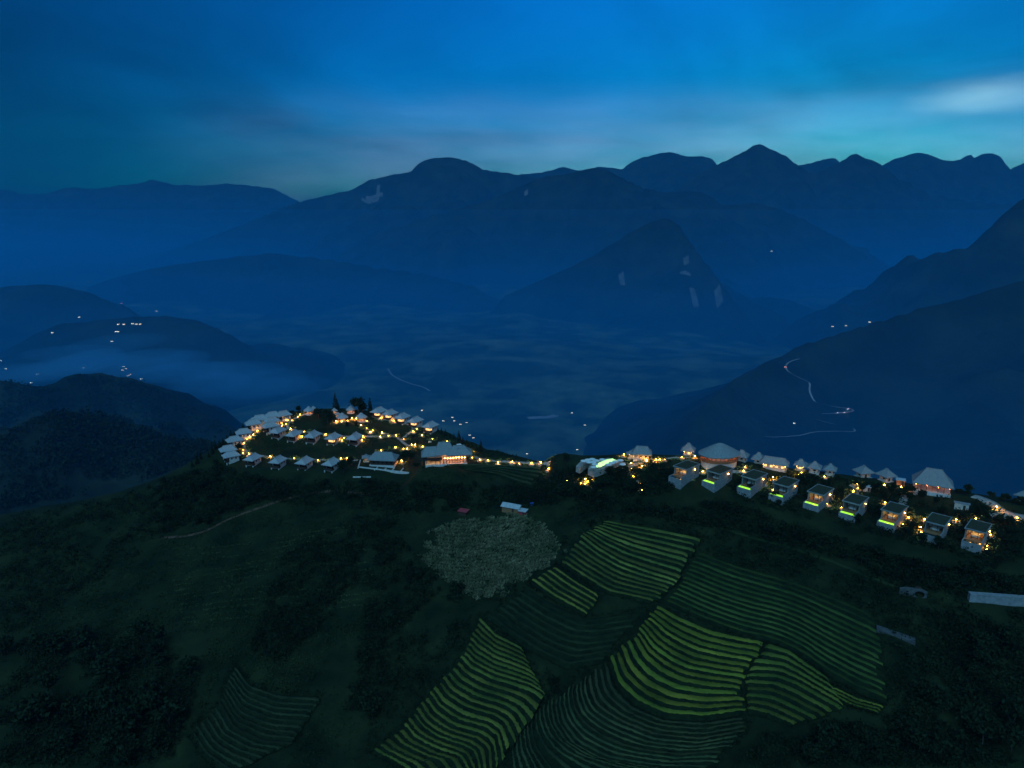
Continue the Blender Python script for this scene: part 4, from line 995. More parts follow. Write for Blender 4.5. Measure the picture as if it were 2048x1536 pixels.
ribbon('footpath', [(943,913),(960,918),(985,922),(1010,925),(1040,926),(1070,927),(1100,930)], 1.6, M['path'], 'straight lit footpath along the saddle to the pool')
ribbon('footpath', [(1294,925),(1275,928),(1260,934),(1255,942),(1262,953),(1272,963),(1281,974),(1287,980)], 2.6, M['path'], 'winding stepped ramp below the pool')
ribbon('footpath', [(1294,919),(1320,920),(1345,916),(1375,915),(1395,918)], 1.4, M['path'], 'narrow lit path between the pool bar and the round hall')
ribbon('footpath', [(1410,944),(1440,943),(1470,944),(1500,946),(1520,950)], 2.0, M['path'], 'terrace path in front of the great round hall')
ribbon('footpath', [(1702,970),(1712,975),(1714,984),(1706,991),(1696,996)], 2.6, M['path'], 'stepped path between the villas with lamps')
ribbon('footpath', [(1803,1012),(1806,1000),(1812,990),(1830,986)], 3.0, M['path'], 'grey path turning up to the right lounge hall')
ribbon('road', [(1946,993),(1965,998),(1985,1010),(2005,1025),(2030,1034),(2075,1040)], 4.6, M['path'], 'pale driveway curving off at the right edge', cat='road')
ribbon('footpath', [(1980,1032),(1995,1033),(2010,1034)], 3.6, M['path'], 'short paved lay-by beside the driveway')
ribbon('dirt_track', [(325,1076),(370,1074),(410,1064),(440,1048),(470,1034),(510,1020),(560,1002),(610,989),(650,983),(700,985),(760,992)], 1.5, M['dirt'], 'reddish dirt track curving across the left meadow', cat='track')
ribbon('dirt_track', [(1440,1056),(1500,1075),(1580,1096),(1660,1122),(1740,1156),(1800,1178),(1860,1196)], 1.4, M['grasstuft'], 'narrow grassy track across the scrub below the villas', cat='track')

for px, py in ((1946,993),(1958,996),(1970,1001),(1982,1008),(1994,1016),(2006,1025),(2018,1030),(2032,1034),(2048,1037),(1992,1033),(1950,1204),(1975,1208),(2000,1210),(2025,1212),(2045,1214),(1955,1196),(1985,1198),(2015,1200),(1960,1216),(1990,1220),(2020,1222),(2042,1224),(1770,1272),(1790,1280),(1812,1288)):
    q = cast1(px, py); PLACED.append((float(q[0]), float(q[1]), 3.2))       # kept clear of bushes

# ================================================================== main pool with parasols
p0 = at(1218, 924, 0)
def platform(pix, z, mt, name, parent=None, depth=2.5, n=None):
    c = np.array(pix, float); w = P_drop(c[:, 0], c[:, 1], np.full(len(c), CAMZ - z)); m = MB(); k = len(w)
    i = len(m.v); m.v += [tuple(q) for q in w]; m.f.append(tuple(range(i, i + k))[::-1]); m.m.append(0)
    for j in range(k):
        a_, b_ = w[j], w[(j + 1) % k]; m.quad(tuple(a_), tuple(b_), (b_[0], b_[1], b_[2] - depth), (a_[0], a_[1], a_[2] - depth))
    o = m.build(name, mt, parent); return o
pz = p0[2] + .5
pool = empty('swimming_pool'); tag(pool, 'curved infinity pool glowing green-white on the ridge', 'pool')
platform([(1176,938),(1180,929),(1195,921),(1215,916),(1240,914),(1258,918),(1256,924),(1240,928),(1222,932),(1204,938),(1188,943)], pz, M['path'], 'deck', pool, 3)
platform([(1190,934),(1197,926),(1212,919.5),(1228,916.5),(1237,917),(1235,921),(1220,925.5),(1206,931),(1196,936)], pz + .12, M['bigpool'], 'water', pool, .11)
platform([(1152,932),(1160,924),(1172,919),(1188,916),(1194,919),(1180,924),(1168,930),(1160,935)], pz - .1, M['path'], 'sun_terrace', pool, 3)
def make_parasol():
    b = empty('parasol')
    m = MB(); m.tube((0, 0, 0), (0, 0, .12), .35, .3, 8); m.build('foot', M['concrete'], b)
    m = MB(); m.tube((0, 0, .1), (0, 0, 2.5), .04, .04, 6); m.build('pole', M['wood'], b)
    m = MB()
    for k in range(8):
        a0, a1 = 2 * math.pi * k / 8, 2 * math.pi * (k + 1) / 8
        p1, p2 = (1.55 * math.cos(a0), 1.55 * math.sin(a0), 2.15), (1.55 * math.cos(a1), 1.55 * math.sin(a1), 2.15)
        q1, q2 = (p1[0], p1[1], 1.98), (p2[0], p2[1], 1.98)
        m.tri(p1, p2, (0, 0, 2.7)); m.quad(q1, q2, p2, p1)
    m.build('canopy', M['white'], b)
    return b
PAR = make_parasol(); pu = [False]
pp = [(440,320),(380,330),(325,345),(400,362),(455,358),(500,340),(475,390),(460,428),(580,326),(660,395),(708,372),(757,352),(825,336),(855,390)]
pp = sorted((1120 + x / 6.827, 870 + y / 6.827) for x, y in pp)
for i, (px, py) in enumerate(pp):
    q = P_drop(px, py, CAMZ - pz - 2.4); o = PAR if not pu[0] else copy_tree(PAR); pu[0] = True
    zg = max(float(hz(q[0], q[1])), -1e9); o.location = (q[0], q[1], max(pz, zg)); tag(o, 'white parasol by the glowing pool, ' + ordinal(i, len(pp)), 'parasol', 'white parasols round the main pool')
PLACED.append((p0[0], p0[1], 9)); LAND.append((p0[0], p0[1], 'the main pool'))
q = at(860, 885, 0)
o = MB().box(-.8, .8, -.5, .5, -.1, .45).box(-.7, .0, -.4, .4, .452, .9).build('white_lounger', M['white'], None, loc=q, rz=.6); tag(o, 'small white object on the lawn above the restaurant', 'lounger')
q = at(918, 897, 0); o = MB().box(-1.2, 1.2, -1.0, 1.0, 2.3, 2.45).box(-1.1, -.98, -.9, -.78, 0, 2.3).box(.98, 1.1, -.9, -.78, 0, 2.3).box(.98, 1.1, .78, .9, 0, 2.3).box(-1.1, -.98, .78, .9, 0, 2.3).build('canopy_shade', M['white'], None, loc=q, rz=.4); tag(o, 'white canvas canopy on posts right of the restaurant roof', 'canopy')

# ================================================================== path lamps
def make_lamp(bm_, h_):
    b = empty('path_lamp')
    m = MB(); m.tube((0, 0, -.4), (0, 0, h_), .05, .05, 6); m.build('post', M['darkwood'], b)
    m = MB(); m.ico((0, 0, h_ + .17), .2); m.build('globe', bm_, b)
    m = MB(); m.tube((0, 0, -.7), (0, 0, .14), 1.7, 1.55, 12); m.build('glow_pad', M['path'], b)  # pale disc added under the lamp so its light shows as a pool
    m = MB(); m.tube((0, 0, h_ + .34), (0, 0, h_ + .45), .26, .05, 8); m.build('cap', M['darkwood'], b)
    return b
LAMPS = [(make_lamp(mat('amber_lamp_globe', (0.8, 0.6, 0.3), emit=c_, estr=e_), h_), [False]) for c_, e_, h_ in ((AMBER, 80.0, .5), ((1.0, .34, .02), 300.0, .9), (AMBER, 650.0, 1.4), ((1.0, .46, .06), 150.0, .6))]
Z1 = [(885,975),(1235,985),(1370,1005),(1580,1020),(1760,1020),(1940,1005),(2010,990),(575,945),(485,910),(450,830),(490,870),(500,775),(585,690),(635,650),(540,710),(695,598),(765,475),(770,525),(950,562),(1060,515),(1050,480),(1130,445),(1105,430),(1200,430),(1285,385),(1320,350),(1420,315),(1465,300),(1115,490),(1180,560),(1190,600),(1380,600),(1690,650),(1780,655),(1350,680),(1810,760),(1930,735),(1960,700),(1850,460),(1930,450)]
Z2 = [(710,575),(800,615),(690,630),(905,610),(1005,660),(895,775),(700,815),(1005,795),(1050,800),(1115,740),(1160,755),(1260,605),(1400,655),(1265,765),(1600,690),(1720,775),(585,545),(550,565),(500,510),(420,470),(505,415),(300,385),(240,405),(360,395),(455,640),(440,685),(320,620),(235,930),(150,940),(630,350),(705,380),(870,425),(1185,520),(1140,565),(830,985),(980,985)]
Z7 = [(740,172),(820,200),(900,205),(1005,230),(1148,222),(1220,232),(1347,232),(1440,237),(1525,247),(1522,298),(680,80),(695,105),(715,130)]
Z3 = [(480,570),(440,620),(345,630),(375,645),(285,655),(235,630),(345,675),(460,720),(95,620),(970,390),(975,470),(1080,420),(1120,430),(1180,385),(1180,345),(1310,345),(1360,335),(1430,325),(1000,575),(1085,655),(1120,750),(1660,300),(1840,300),(870,280)]
Z4 = [(585,500),(410,580),(740,440),(825,440),(1140,500),(1160,425),(1335,540),(1370,545),(1540,600),(1705,605),(1885,570),(1540,745),(1380,655),(1300,690),(1430,660),(1930,510)]
Z5 = [(1055,465),(1060,525),(1000,575),(985,630),(930,685),(835,790),(605,360),(600,725),(640,740),(680,650),(1420,480),(1650,520),(1430,730),(1690,820),(1740,820),(1620,1010),(1670,1020),(1750,930),(1970,955),(1915,1080),(1970,1190)]
Z6 = [(685,750),(790,720),(640,920),(690,985),(1115,770),(1385,740),(1665,610),(1950,735),(1585,960),(1540,1115),(1530,1165),(835,1030),(1520,860)]
LP = []
for L, ox, oy, k in ((Z1, 420, 780, 7.314), (Z2, 660, 780, 6.827), (Z7, 800, 880, 5.12), (Z3, 1120, 870, 6.827), (Z4, 1320, 870, 6.827), (Z5, 1560, 900, 6.827), (Z6, 1748, 930, 6.827)):
    LP += [(ox + x / k, oy + y / k) for x, y in L]
by = {}
for px, py in LP:
    q = cast1(px, py + 3.5)
    if np.isnan(q[0]): continue
    dmin = min(LAND, key=lambda l: (l[0] - q[0]) ** 2 + (l[1] - q[1]) ** 2)
    by.setdefault(dmin[2], []).append((px, q))
LAMP_XY = []
for short, L in by.items():
    L.sort(key=lambda e: e[0])
    for i, (px, q) in enumerate(L):
        LAMP, lu = random.choices(LAMPS, (.3, .32, .18, .2))[0]; o = LAMP if not lu[0] else copy_tree(LAMP); lu[0] = True
        o.location = tuple(map(float, q)); s_ = random.uniform(.8, 1.15); o.scale = (s_, s_, s_)
        od = ordinal(i, len(L)); tag(o, 'amber path lamp near ' + short + (', ' + od if od else ''), 'lamp', 'glowing amber path lamps')
        LAMP_XY.append((q[0], q[1]))
LAMP_XY = np.array(LAMP_XY)

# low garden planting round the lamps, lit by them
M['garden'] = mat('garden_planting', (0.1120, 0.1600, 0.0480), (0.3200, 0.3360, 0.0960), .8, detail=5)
rl = np.random.default_rng(5); nb = 20
cen = np.repeat(LAMP_XY, nb, 0); a_ = rl.uniform(0, 6.28, len(cen)); d_ = rl.uniform(.8, 3.6, len(cen)); cen = cen + np.stack([np.cos(a_) * d_, np.sin(a_) * d_], 1) * 1.1
cz = hz(cen[:, 0], cen[:, 1]); cen = np.concatenate([cen, cz[:, None]], 1); nq = 9; sg = np.repeat(rl.uniform(.6, 1.6, len(cen)), nq)
off = rl.normal(size=(len(cen) * nq, 3)) * .26 * sg[:, None]; off[:, 2] = np.abs(off[:, 2]) + .12
v, f = leaf_quads(np.repeat(cen, nq, 0) + off, .24 * sg, rl)
o = obj('garden_planting', mesh_np('garden_planting', v, f, [M['garden']])); tag(o, 'low ornamental planting round the path lamps', 'plants', kind='stuff')

# ================================================================== trees
PL = np.array(PLACED)
def blocked(x, y, extra=0.0):
    return bool((np.hypot(PL[:, 0] - x, PL[:, 1] - y) < PL[:, 2] + extra).any()) or bool((np.hypot(LAMP_XY[:, 0] - x, LAMP_XY[:, 1] - y) < 1.6 + extra * .3).any())
ZONES = [
 ([(0,1290),(140,1260),(330,1290),(400,1350),(370,1450),(340,1536),(0,1536)], 36, (.85, 1.35), 'dark broadleaf tree in the wood at the bottom left', 'trees of the bottom left wood'),
 ([(330,960),(440,930),(520,962),(690,972),(650,985),(520,1005),(420,1050),(330,1070),(290,1010)], 32, (.45, .85), 'dark tree in the thicket below the front bungalows', 'trees of the thicket below the bungalows'),
 ([(720,962),(850,975),(1000,972),(1100,962),(1230,1000),(1380,1020),(1480,1050),(1460,1064),(1330,1040),(1200,1022),(1050,1004),(900,1003),(730,995)], 30, (.4, .75), 'bushy tree in the hedge belt between meadow and saddle', 'trees of the central hedge belt'),
 ([(1190,950),(1250,942),(1262,975),(1320,960),(1330,985),(1240,1000),(1180,985)], 14, (.45, .75), 'leafy tree on the slope below the pool terrace', 'trees below the pool'),
 ([(1395,1010),(1470,1010),(1600,1060),(1760,1110),(1930,1150),(2048,1160),(2048,1250),(1900,1190),(1750,1150),(1600,1095),(1480,1062)], 28, (.4, .85), 'dark tree on the scrub slope below the villas', 'trees below the villas'),
 ([(1860,1260),(2048,1230),(2048,1536),(1600,1536),(1640,1470),(1790,1440),(1850,1340)], 32, (.6, 1.1), 'dark tree in the wood at the bottom right', 'trees of the bottom right wood'),
 ([(740,1090),(800,1080),(900,1160),(930,1210),(860,1200),(760,1300),(720,1420),(690,1430),(730,1250)], 16, (.35, .65), 'low tree along the gully left of the terraces', 'trees of the gully'),
]
rt = np.random.default_rng(21)
for poly, n, (s0, s1), lab, grp in ZONES:
    q = sample_poly(poly, n, rt); w = cast(q[:, 0], q[:, 1])
    for x, y, z in w:
        if np.isnan(x) or blocked(x, y): continue
        tree('broadleaf_tree', BROAD, float(x), float(y), random.uniform(s0, s1), lab, grp)
# among the villas and along the ridge hedge
q = sample_poly([(1390,958),(1530,945),(1640,955),(1780,975),(1960,1010),(2048,1030),(2048,1100),(1980,1120),(1900,1100),(1700,1040),(1500,990)], 190, rt); w = cast(q[:, 0], q[:, 1] + 6); k = 0
for x, y, z in w:
    if np.isnan(x) or blocked(x, y, .4) or k > 58: continue
    k += 1; tree('broadleaf_tree', BROAD, float(x), float(y), random.uniform(.45, .8), 'small garden tree planted between the pool villas', 'garden trees between the villas', which=random.choice((2, 3, 5)))
q = sample_poly([(1590,946),(1760,962),(1840,985),(1790,990),(1700,972),(1600,956)], 20, rt); w = cast(q[:, 0], q[:, 1] + 4)
for x, y, z in w:
    if np.isnan(x) or blocked(x, y, -1.5): continue
    tree('broadleaf_tree', BROAD, float(x), float(y), random.uniform(.3, .45), 'clipped tree in the hedge before the pyramid-roofed houses', 'hedge trees on the right ridge')
q = sample_poly([(1905,985),(1960,990),(2048,1012),(2048,1000),(1980,985),(1920,975)], 14, rt); w = cast(q[:, 0], q[:, 1] + 6)
for x, y, z in w:
    if np.isnan(x) or blocked(x, y, -1): continue
    tree('broadleaf_tree', BROAD, float(x), float(y), random.uniform(.3, .5), 'dark round tree on the skyline beyond the right driveway', 'skyline trees at the right')
# single trees that stand out
SINGLE = [('conifer_tree', CONI, 672, 824, 1.05, 0, 'dark conifer left of the hilltop huts'), ('broadleaf_tree', BROAD, 717, 829, 1.35, 1, 'tallest dense tree on the hilltop skyline'), ('broadleaf_tree', BROAD, 727, 830, 1.2, 3, 'dense tree joined to the tallest hilltop tree'), ('conifer_tree', CONI, 741, 832, 1.15, 1, 'slim conifer right of the tallest hilltop tree'),
 ('broadleaf_tree', BROAD, 598, 826, .7, 3, 'palm-like bushy tree at the top of the left lane'), ('broadleaf_tree', BROAD, 584, 830, .6, 2, 'small tree left of the lane on the skyline'), ('broadleaf_tree', BROAD, 637, 838, 1.05, 0, 'round tree on the lawn left of the hilltop huts'), ('broadleaf_tree', BROAD, 656, 850, 1.15, 1, 'large dark tree on the lawn before the hilltop huts'),
 ('conifer_tree', CONI, 694, 853, .55, 1, 'small conifer in front of the left hilltop hut'), ('conifer_tree', CONI, 713, 854, .5, 1, 'smaller conifer in front of the right hilltop hut'), ('broadleaf_tree', BROAD, 815, 930, 1.0, 4, 'big dark tree between the long hall and the restaurant'), ('broadleaf_tree', BROAD, 833, 936, .6, 2, 'bushy tree at the left corner of the restaurant'),
 ('broadleaf_tree', BROAD, 700, 935, .7, 1, 'tall bush left of the long hall'), ('broadleaf_tree', BROAD, 687, 948, .75, 4, 'spreading bush right of the front bungalows'), ('broadleaf_tree', BROAD, 775, 838, .4, 5, 'little bush before the second back-row bungalow'), ('broadleaf_tree', BROAD, 828, 876, .5, 5, 'shrub beside the fork of the lawn paths'), ('broadleaf_tree', BROAD, 835, 887, .4, 5, 'shrub above the restaurant lawn'),
 ('broadleaf_tree', BROAD, 1132, 925, .75, 3, 'tree on the saddle skyline left of the pool'), ('conifer_tree', CONI, 1110, 962, 1.0, 0, 'tall dark conifer at the end of the saddle path'), ('conifer_tree', CONI, 1133, 966, .95, 1, 'dark conifer right beside the tall one at the saddle'), ('conifer_tree', CONI, 1120, 972, .7, 2, 'low conifer in front of the saddle conifers'),
 ('broadleaf_tree', BROAD, 910, 1195, .75, 1, 'dark tree at the lower left edge of the corn field'), ('broadleaf_tree', BROAD, 925, 1185, .6, 3, 'upright tree inside the corn field edge'), ('broadleaf_tree', BROAD, 1420, 925, .35, 5, 'shrub before the great round hall'), ('broadleaf_tree', BROAD, 1500, 985, .55, 0, 'tree standing in front of the third pool villa'), ('broadleaf_tree', BROAD, 1876, 1100, .6, 1, 'tree hiding the overgrown villa'),
 ('broadleaf_tree', BROAD, 478, 905, .55, 4, 'flat spreading tree over the outer left bungalow'), ('broadleaf_tree', BROAD, 745, 1440, 1.0, 4, 'big pale-leaved tree at the bottom left of the terraces'), ('broadleaf_tree', BROAD, 255, 1470, 1.15, 4, 'largest pale tree in the bottom left wood'), ('broadleaf_tree', BROAD, 190, 1320, .8, 1, 'bluish tree rising from the bottom left wood'),
 ('broadleaf_tree', BROAD, 1195, 1018, .7, 3, 'dark upright tree at the top corner of the upper terraces')]
for nm, pr, px, py, sc, wh, lab in SINGLE:
    q = cast1(px, py); tree(nm, pr, float(q[0]), float(q[1]), sc, lab, None or 'single trees', which=wh)
for o in [o for o in COL.objects if o.get('group') == 'single trees']: del o['group']
# conifers along the rims
RIM = [(432,897),(440,893),(447,889),(455,884),(463,879),(470,873),(478,867),(487,861),(497,856),(508,847),(425,905),(418,912),(402,916),(395,925),(385,932)]
for px, py in RIM:
    q = cast1(px, py + 3); tree('conifer_tree', CONI, float(q[0]), float(q[1]), random.uniform(.4, .7), 'small conifer in the row along the left rim of the hill', 'conifers on the left rim')
RIM2 = [(876,862),(883,866),(891,868),(900,873),(908,876),(918,880),(926,884),(934,887),(943,892),(952,897),(962,902),(936,893),(922,888)]
for px, py in RIM2:
    q = cast1(px, py + 3); tree('conifer_tree', CONI, float(q[0]), float(q[1]), random.uniform(.35, .6), 'small conifer on the right rim above the valley lights', 'conifers on the right rim')

# trees that can be told apart by what they stand beside or by their place in the row
def px_of(o): r_ = o.location; return r_.x / (r_.y * cp - (r_.z - CAMZ) * sp)
gt = {}
for o in list(COL.objects):
    if o.get('group') == 'garden trees between the villas':
        l_ = min((l for l in LAND if l[2].endswith('pool villa') or 'house' in l[2] or 'hall' in l[2]), key=lambda l: (l[0] - o.location.x) ** 2 + (l[1] - o.location.y) ** 2); gt.setdefault(l_[2], []).append(o)
for k_, L in gt.items():
    L.sort(key=px_of)
    for i, o in enumerate(L):
        od = ordinal(i, len(L)); o['label'] = 'small garden tree beside ' + k_ + (', ' + od if od else '')
for g_, lab in (('conifers on the left rim', 'small conifer on the left rim of the hill, '), ('conifers on the right rim', 'small conifer on the right rim above the valley, '), ('hedge trees on the right ridge', 'hedge tree before the pyramid-roofed houses, '), ('skyline trees at the right', 'dark skyline tree beyond the right driveway, '), ('trees below the pool', 'leafy tree below the pool terrace, ')):
    L = sorted([o for o in COL.objects if o.get('group') == g_], key=px_of)
    for i, o in enumerate(L): o['label'] = lab + ordinal(i, len(L))
# ---- undergrowth nobody could count
def scatter(name, polys, counts, quads, size, spread, mt, label, cat, clear=True, up=.5, sz=(.6, 1.4), flat=0.0):
    cen = []; sc = []
    for poly, n in zip(polys, counts):
        q = sample_poly(poly, n, rt); w = cast(q[:, 0], q[:, 1]); w = w[~np.isnan(w[:, 0])]
        if clear and len(w):
            ok = np.ones(len(w), bool)
            for x, y, r in PLACED: ok &= np.hypot(w[:, 0] - x, w[:, 1] - y) > r * .72
            d = np.min(np.hypot(w[:, None, 0] - LAMP_XY[None, :, 0], w[:, None, 1] - LAMP_XY[None, :, 1]), 1); ok &= d > 1.2
            w = w[ok]
        mi_ = mask[np.clip(np.searchsorted(gy, w[:, 1]), 0, len(gy) - 1), np.clip(np.searchsorted(gx, w[:, 0]), 0, len(gx) - 1)]; w = w[mi_ < .5]
        cl = vnoise(w[:, 0] / 9, w[:, 1] / 9, 77)
        w = w[cl > rt.uniform(.1, .62, len(w))]
        cen.append(w)
    c = np.concatenate(cen); s = rt.uniform(*sz, len(c))
    pts_ = np.repeat(c, quads, 0); ss = np.repeat(s, quads)
    off = rt.normal(size=(len(pts_), 3)) * spread * ss[:, None]; off[:, 2] = np.abs(off[:, 2]) * .9 + up * ss
    v, f = leaf_quads(pts_ + off, size * ss, rt, flat)
    o = obj(name, mesh_np(name, v, f, [mt])); tag(o, label, cat, kind='stuff'); return o
scatter('undergrowth', [z[0] for z in ZONES] + [[(1390,958),(1530,945),(1640,955),(1780,975),(1960,1010),(2048,1030),(2048,1120),(1980,1140),(1900,1110),(1700,1060),(1500,1010)],
   [(1060,1170),(1180,1240),(1300,1215),(1220,1310),(1110,1390),(1090,1370),(1050,1290),(970,1235)], [(1500,1345),(1530,1350),(1560,1410),(1500,1420)], [(1640,1390),(1760,1440),(1640,1470),(1570,1450)],
   [(560,1120),(760,1010),(800,1020),(760,1120),(700,1200),(560,1330),(500,1300)], [(0,1040),(300,975),(330,1080),(0,1290)], [(1250,940),(1340,920),(1350,985),(1280,1000)], [(1140,935),(1200,945),(1170,1000),(1090,970)], [(1130,1010),(1500,1060),(1900,1180),(2048,1220),(2048,1536),(720,1536),(760,1300),(960,1215),(1120,1110)], [(380,960),(700,965),(1120,975),(1130,1010),(850,1030),(560,1010)]],
   [3600, 2300, 2500, 700, 3000, 3600, 1100, 1700, 1200, 200, 400, 2000, 1300, 600, 600, 9000, 2200], 12, .42, .75, M['scrub'], 'dark scrub and undergrowth covering the slopes', 'scrub', sz=(.5, 1.35))
scatter('meadow_grass', [[(0,1050),(300,975),(700,1000),(860,1010),(820,1080),(740,1250),(480,1500),(380,1480),(420,1330),(0,1260)], [(840,930),(1095,930),(1080,975),(850,985)], [(500,870),(830,840),(880,900),(700,930),(520,920)], [(880,870),(1060,915),(1000,925),(900,905)], [(860,1010),(1130,1000),(1400,1060),(1900,1180),(2048,1230),(2048,1536),(560,1536),(740,1250)]],
   [20000, 1200, 1800, 900, 9000], 4, .38, .35, M['grasstuft'], 'rough meadow grass on the left slope', 'grass', up=.15, sz=(.5, 1.1))
# weeds and bushes along the ends of the terraces
ec = []
for nm in FIELDS:
    if nm == 'T': continue
    fc = field_curves(nm)
    for c, d in fc:
        for e in (0, -1):
            for _ in range(5): ec.append(c[e] + rt.normal(size=2) * np.array([5, 3.5]))
    for c, d in (fc[0], fc[-1]):
        for q_ in c[::1]: ec.append(q_ + rt.normal(size=2) * np.array([3, 1.8]) + np.array([0, -3 if c is fc[0][0] else 4]))
ec = np.array(ec); w = cast(ec[:, 0], ec[:, 1]); w = w[~np.isnan(w[:, 0])]; nq = 9; sg = np.repeat(rt.uniform(.35, 1.0, len(w)), nq)
off = rt.normal(size=(len(w) * nq, 3)) * .6 * sg[:, None]; off[:, 2] = np.abs(off[:, 2]) * .8 + .3
v, f = leaf_quads(np.repeat(w, nq, 0) + off, .36 * sg, rt)
o = obj('field_weeds', mesh_np('field_weeds', v, f, [M['scrub']])); tag(o, 'dark weeds and bushes edging the rice terraces', 'weeds', kind='stuff')
# faint grassy ledges across the left meadow
ec = []
for k in range(15):
    for t_ in np.linspace(0, 1, 150):
        if vnoise(np.array([t_ * 6 + k]), np.array([k * 1.3]), 8)[0] < .36: continue
        ec.append((330 + 400 * t_ + k * 3 + rt.normal(), 1100 + k * 11 - 42 * t_ + 7 * math.sin(t_ * 5 + k * .3) + rt.normal() * .6))
ec = np.array(ec); w = cast(ec[:, 0], ec[:, 1]); w = w[~np.isnan(w[:, 0])]; nq = 5; sg = np.repeat(rt.uniform(.5, 1.0, len(w)), nq)
off = rt.normal(size=(len(w) * nq, 3)) * .35 * sg[:, None]; off[:, 2] = np.abs(off[:, 2]) * .7 + .12
v, f = leaf_quads(np.repeat(w, nq, 0) + off, .34 * sg, rt)
o = obj('ledge_grass', mesh_np('ledge_grass', v, f, [mat('tall_ledge_grass', (0.030, 0.058, 0.022), (0.085, 0.115, 0.045), .1)])); tag(o, 'faint lines of taller grass across the left meadow', 'grass', kind='stuff')
# corn: rows of dry stalks
cf = [(840,1110),(870,1075),(930,1040),(1040,1035),(1085,1050),(1122,1100),(1060,1150),(985,1195),(930,1190),(870,1150)]
q = []
for k in range(25):
    t = k / 24
    for s_ in np.linspace(0, 1, 190):
        px = 830 + 300 * s_; py = 1030 + 170 * t + 26 * math.sin(s_ * 3.4 + .6) - 10
        q.append((px + random.uniform(-1, 1), py + random.uniform(-.7, .7)))
q = np.array(q); jt = (vnoise(q[:, 0] / 14, q[:, 1] / 14, 6)[:, None] - .5) * np.array([34, 22]); q = q[in_poly(q[:, 0] + jt[:, 0], q[:, 1] + jt[:, 1], cf) & (vnoise(q[:, 0] / 9, q[:, 1] / 6, 16) > .16)]; w = cast(q[:, 0], q[:, 1]); w = w[~np.isnan(w[:, 0])]
nq = 7; base = np.repeat(w, nq, 0) + np.concatenate([rt.normal(size=(len(w) * 7, 2)) * .3, np.zeros((len(w) * 7, 1))], 1); an = rt.uniform(0, 6.28, len(base)); hgt = rt.uniform(.8, 1.7, len(base)); lean = rt.uniform(.3, 1.1, len(base))
dxy = np.stack([np.cos(an), np.sin(an)], 1); wd_ = .12
v0 = base.copy(); v0[:, :2] += dxy[:, ::-1] * np.array([-1, 1]) * wd_; v1 = base.copy(); v1[:, :2] -= dxy[:, ::-1] * np.array([-1, 1]) * wd_
v2 = base.copy(); v2[:, :2] += dxy * lean[:, None]; v2[:, 2] += hgt; v3 = v2 + np.concatenate([dxy * .35, np.full((len(base), 1), -.3)], 1)
V = np.stack([v0, v1, v3, v2], 1).reshape(-1, 3)
o = obj('corn_stalks', mesh_np('corn_stalks', V, np.arange(len(V)).reshape(-1, 4), [M['corn']])); tag(o, 'pale dry corn stalks standing in rows', 'corn', kind='stuff')
# heap of white plastic sheeting on the upper terraces
q = P_drop(1334, 1097, 88.0 * S - .9); m = MB(); r = random.Random(2)
G = [[(-2.2 + 4.4 * i / 7 + r.uniform(-.25, .25), -1.6 + 3.2 * j / 6 + r.uniform(-.25, .25), .35 + r.uniform(0, .35) - (abs(i - 3.5) + abs(j - 3)) * .03) for i in range(8)] for j in range(7)]
for j in range(6):
    for i in range(7):
        if (i in (0, 6) and j in (0, 5)): continue
        m.quad(G[j][i], G[j][i + 1], G[j + 1][i + 1], G[j + 1][i])
o = m.build('plastic_heap', M['whitestone'], None, loc=tuple(q), rz=.3); tag(o, 'pale heap of plastic spread on the upper terraces', 'plastic')

# ================================================================== valley: roads, village lights
bpy.context.view_layer.update()
dg = bpy.context.evaluated_depsgraph_get()
TERR = MTN + [valley]
def tcast(px, py):
    d = Vector(tuple(ray(px, py))).normalized(); best = None
    for o in TERR:
        ok, l, nn, fi = o.ray_cast(Vector((0, 0, CAMZ)), d)
        if ok and (best is None or l.y < best.y): best = l
    return best
def tz(x, y):
    z = -1e9
    for o in TERR:
        ok, l, nn, fi = o.ray_cast(Vector((x, y, 4000)), Vector((0, 0, -1)))
        if ok: z = max(z, l.z)
    return z
fpt = []
for poly, n in (([(0,760),(95,775),(160,750),(260,760),(345,792),(430,840),(480,870),(440,868),(330,862),(200,840),(120,815),(60,830),(0,860)], 2600), ([(0,880),(70,838),(120,824),(210,846),(330,872),(440,890),(420,905),(330,950),(200,985),(0,1020)], 3200)):
    for q_ in sample_poly(poly, n, rt):
        l_ = tcast(*q_)
        if l_ and l_.y < 1500 and vnoise(np.array([l_.x / 45]), np.array([l_.y / 45]), 19)[0] > rt.uniform(.15, .7): fpt.append(tuple(l_))
fpt = np.array(fpt); nq = 7; sg = np.repeat(rt.uniform(.5, 1.3, len(fpt)), nq); off = rt.normal(size=(len(fpt) * nq, 3)) * 2.4 * sg[:, None]; off[:, 2] = np.abs(off[:, 2]) * 1.2 + .8
v, f = leaf_quads(np.repeat(fpt, nq, 0) + off, 2.0 * sg, rt)
o = obj('far_woodland', mesh_np('far_woodland', v, f, [M['scrub']])); tag(o, 'dark woodland covering the two hills on the left', 'woodland', kind='stuff')
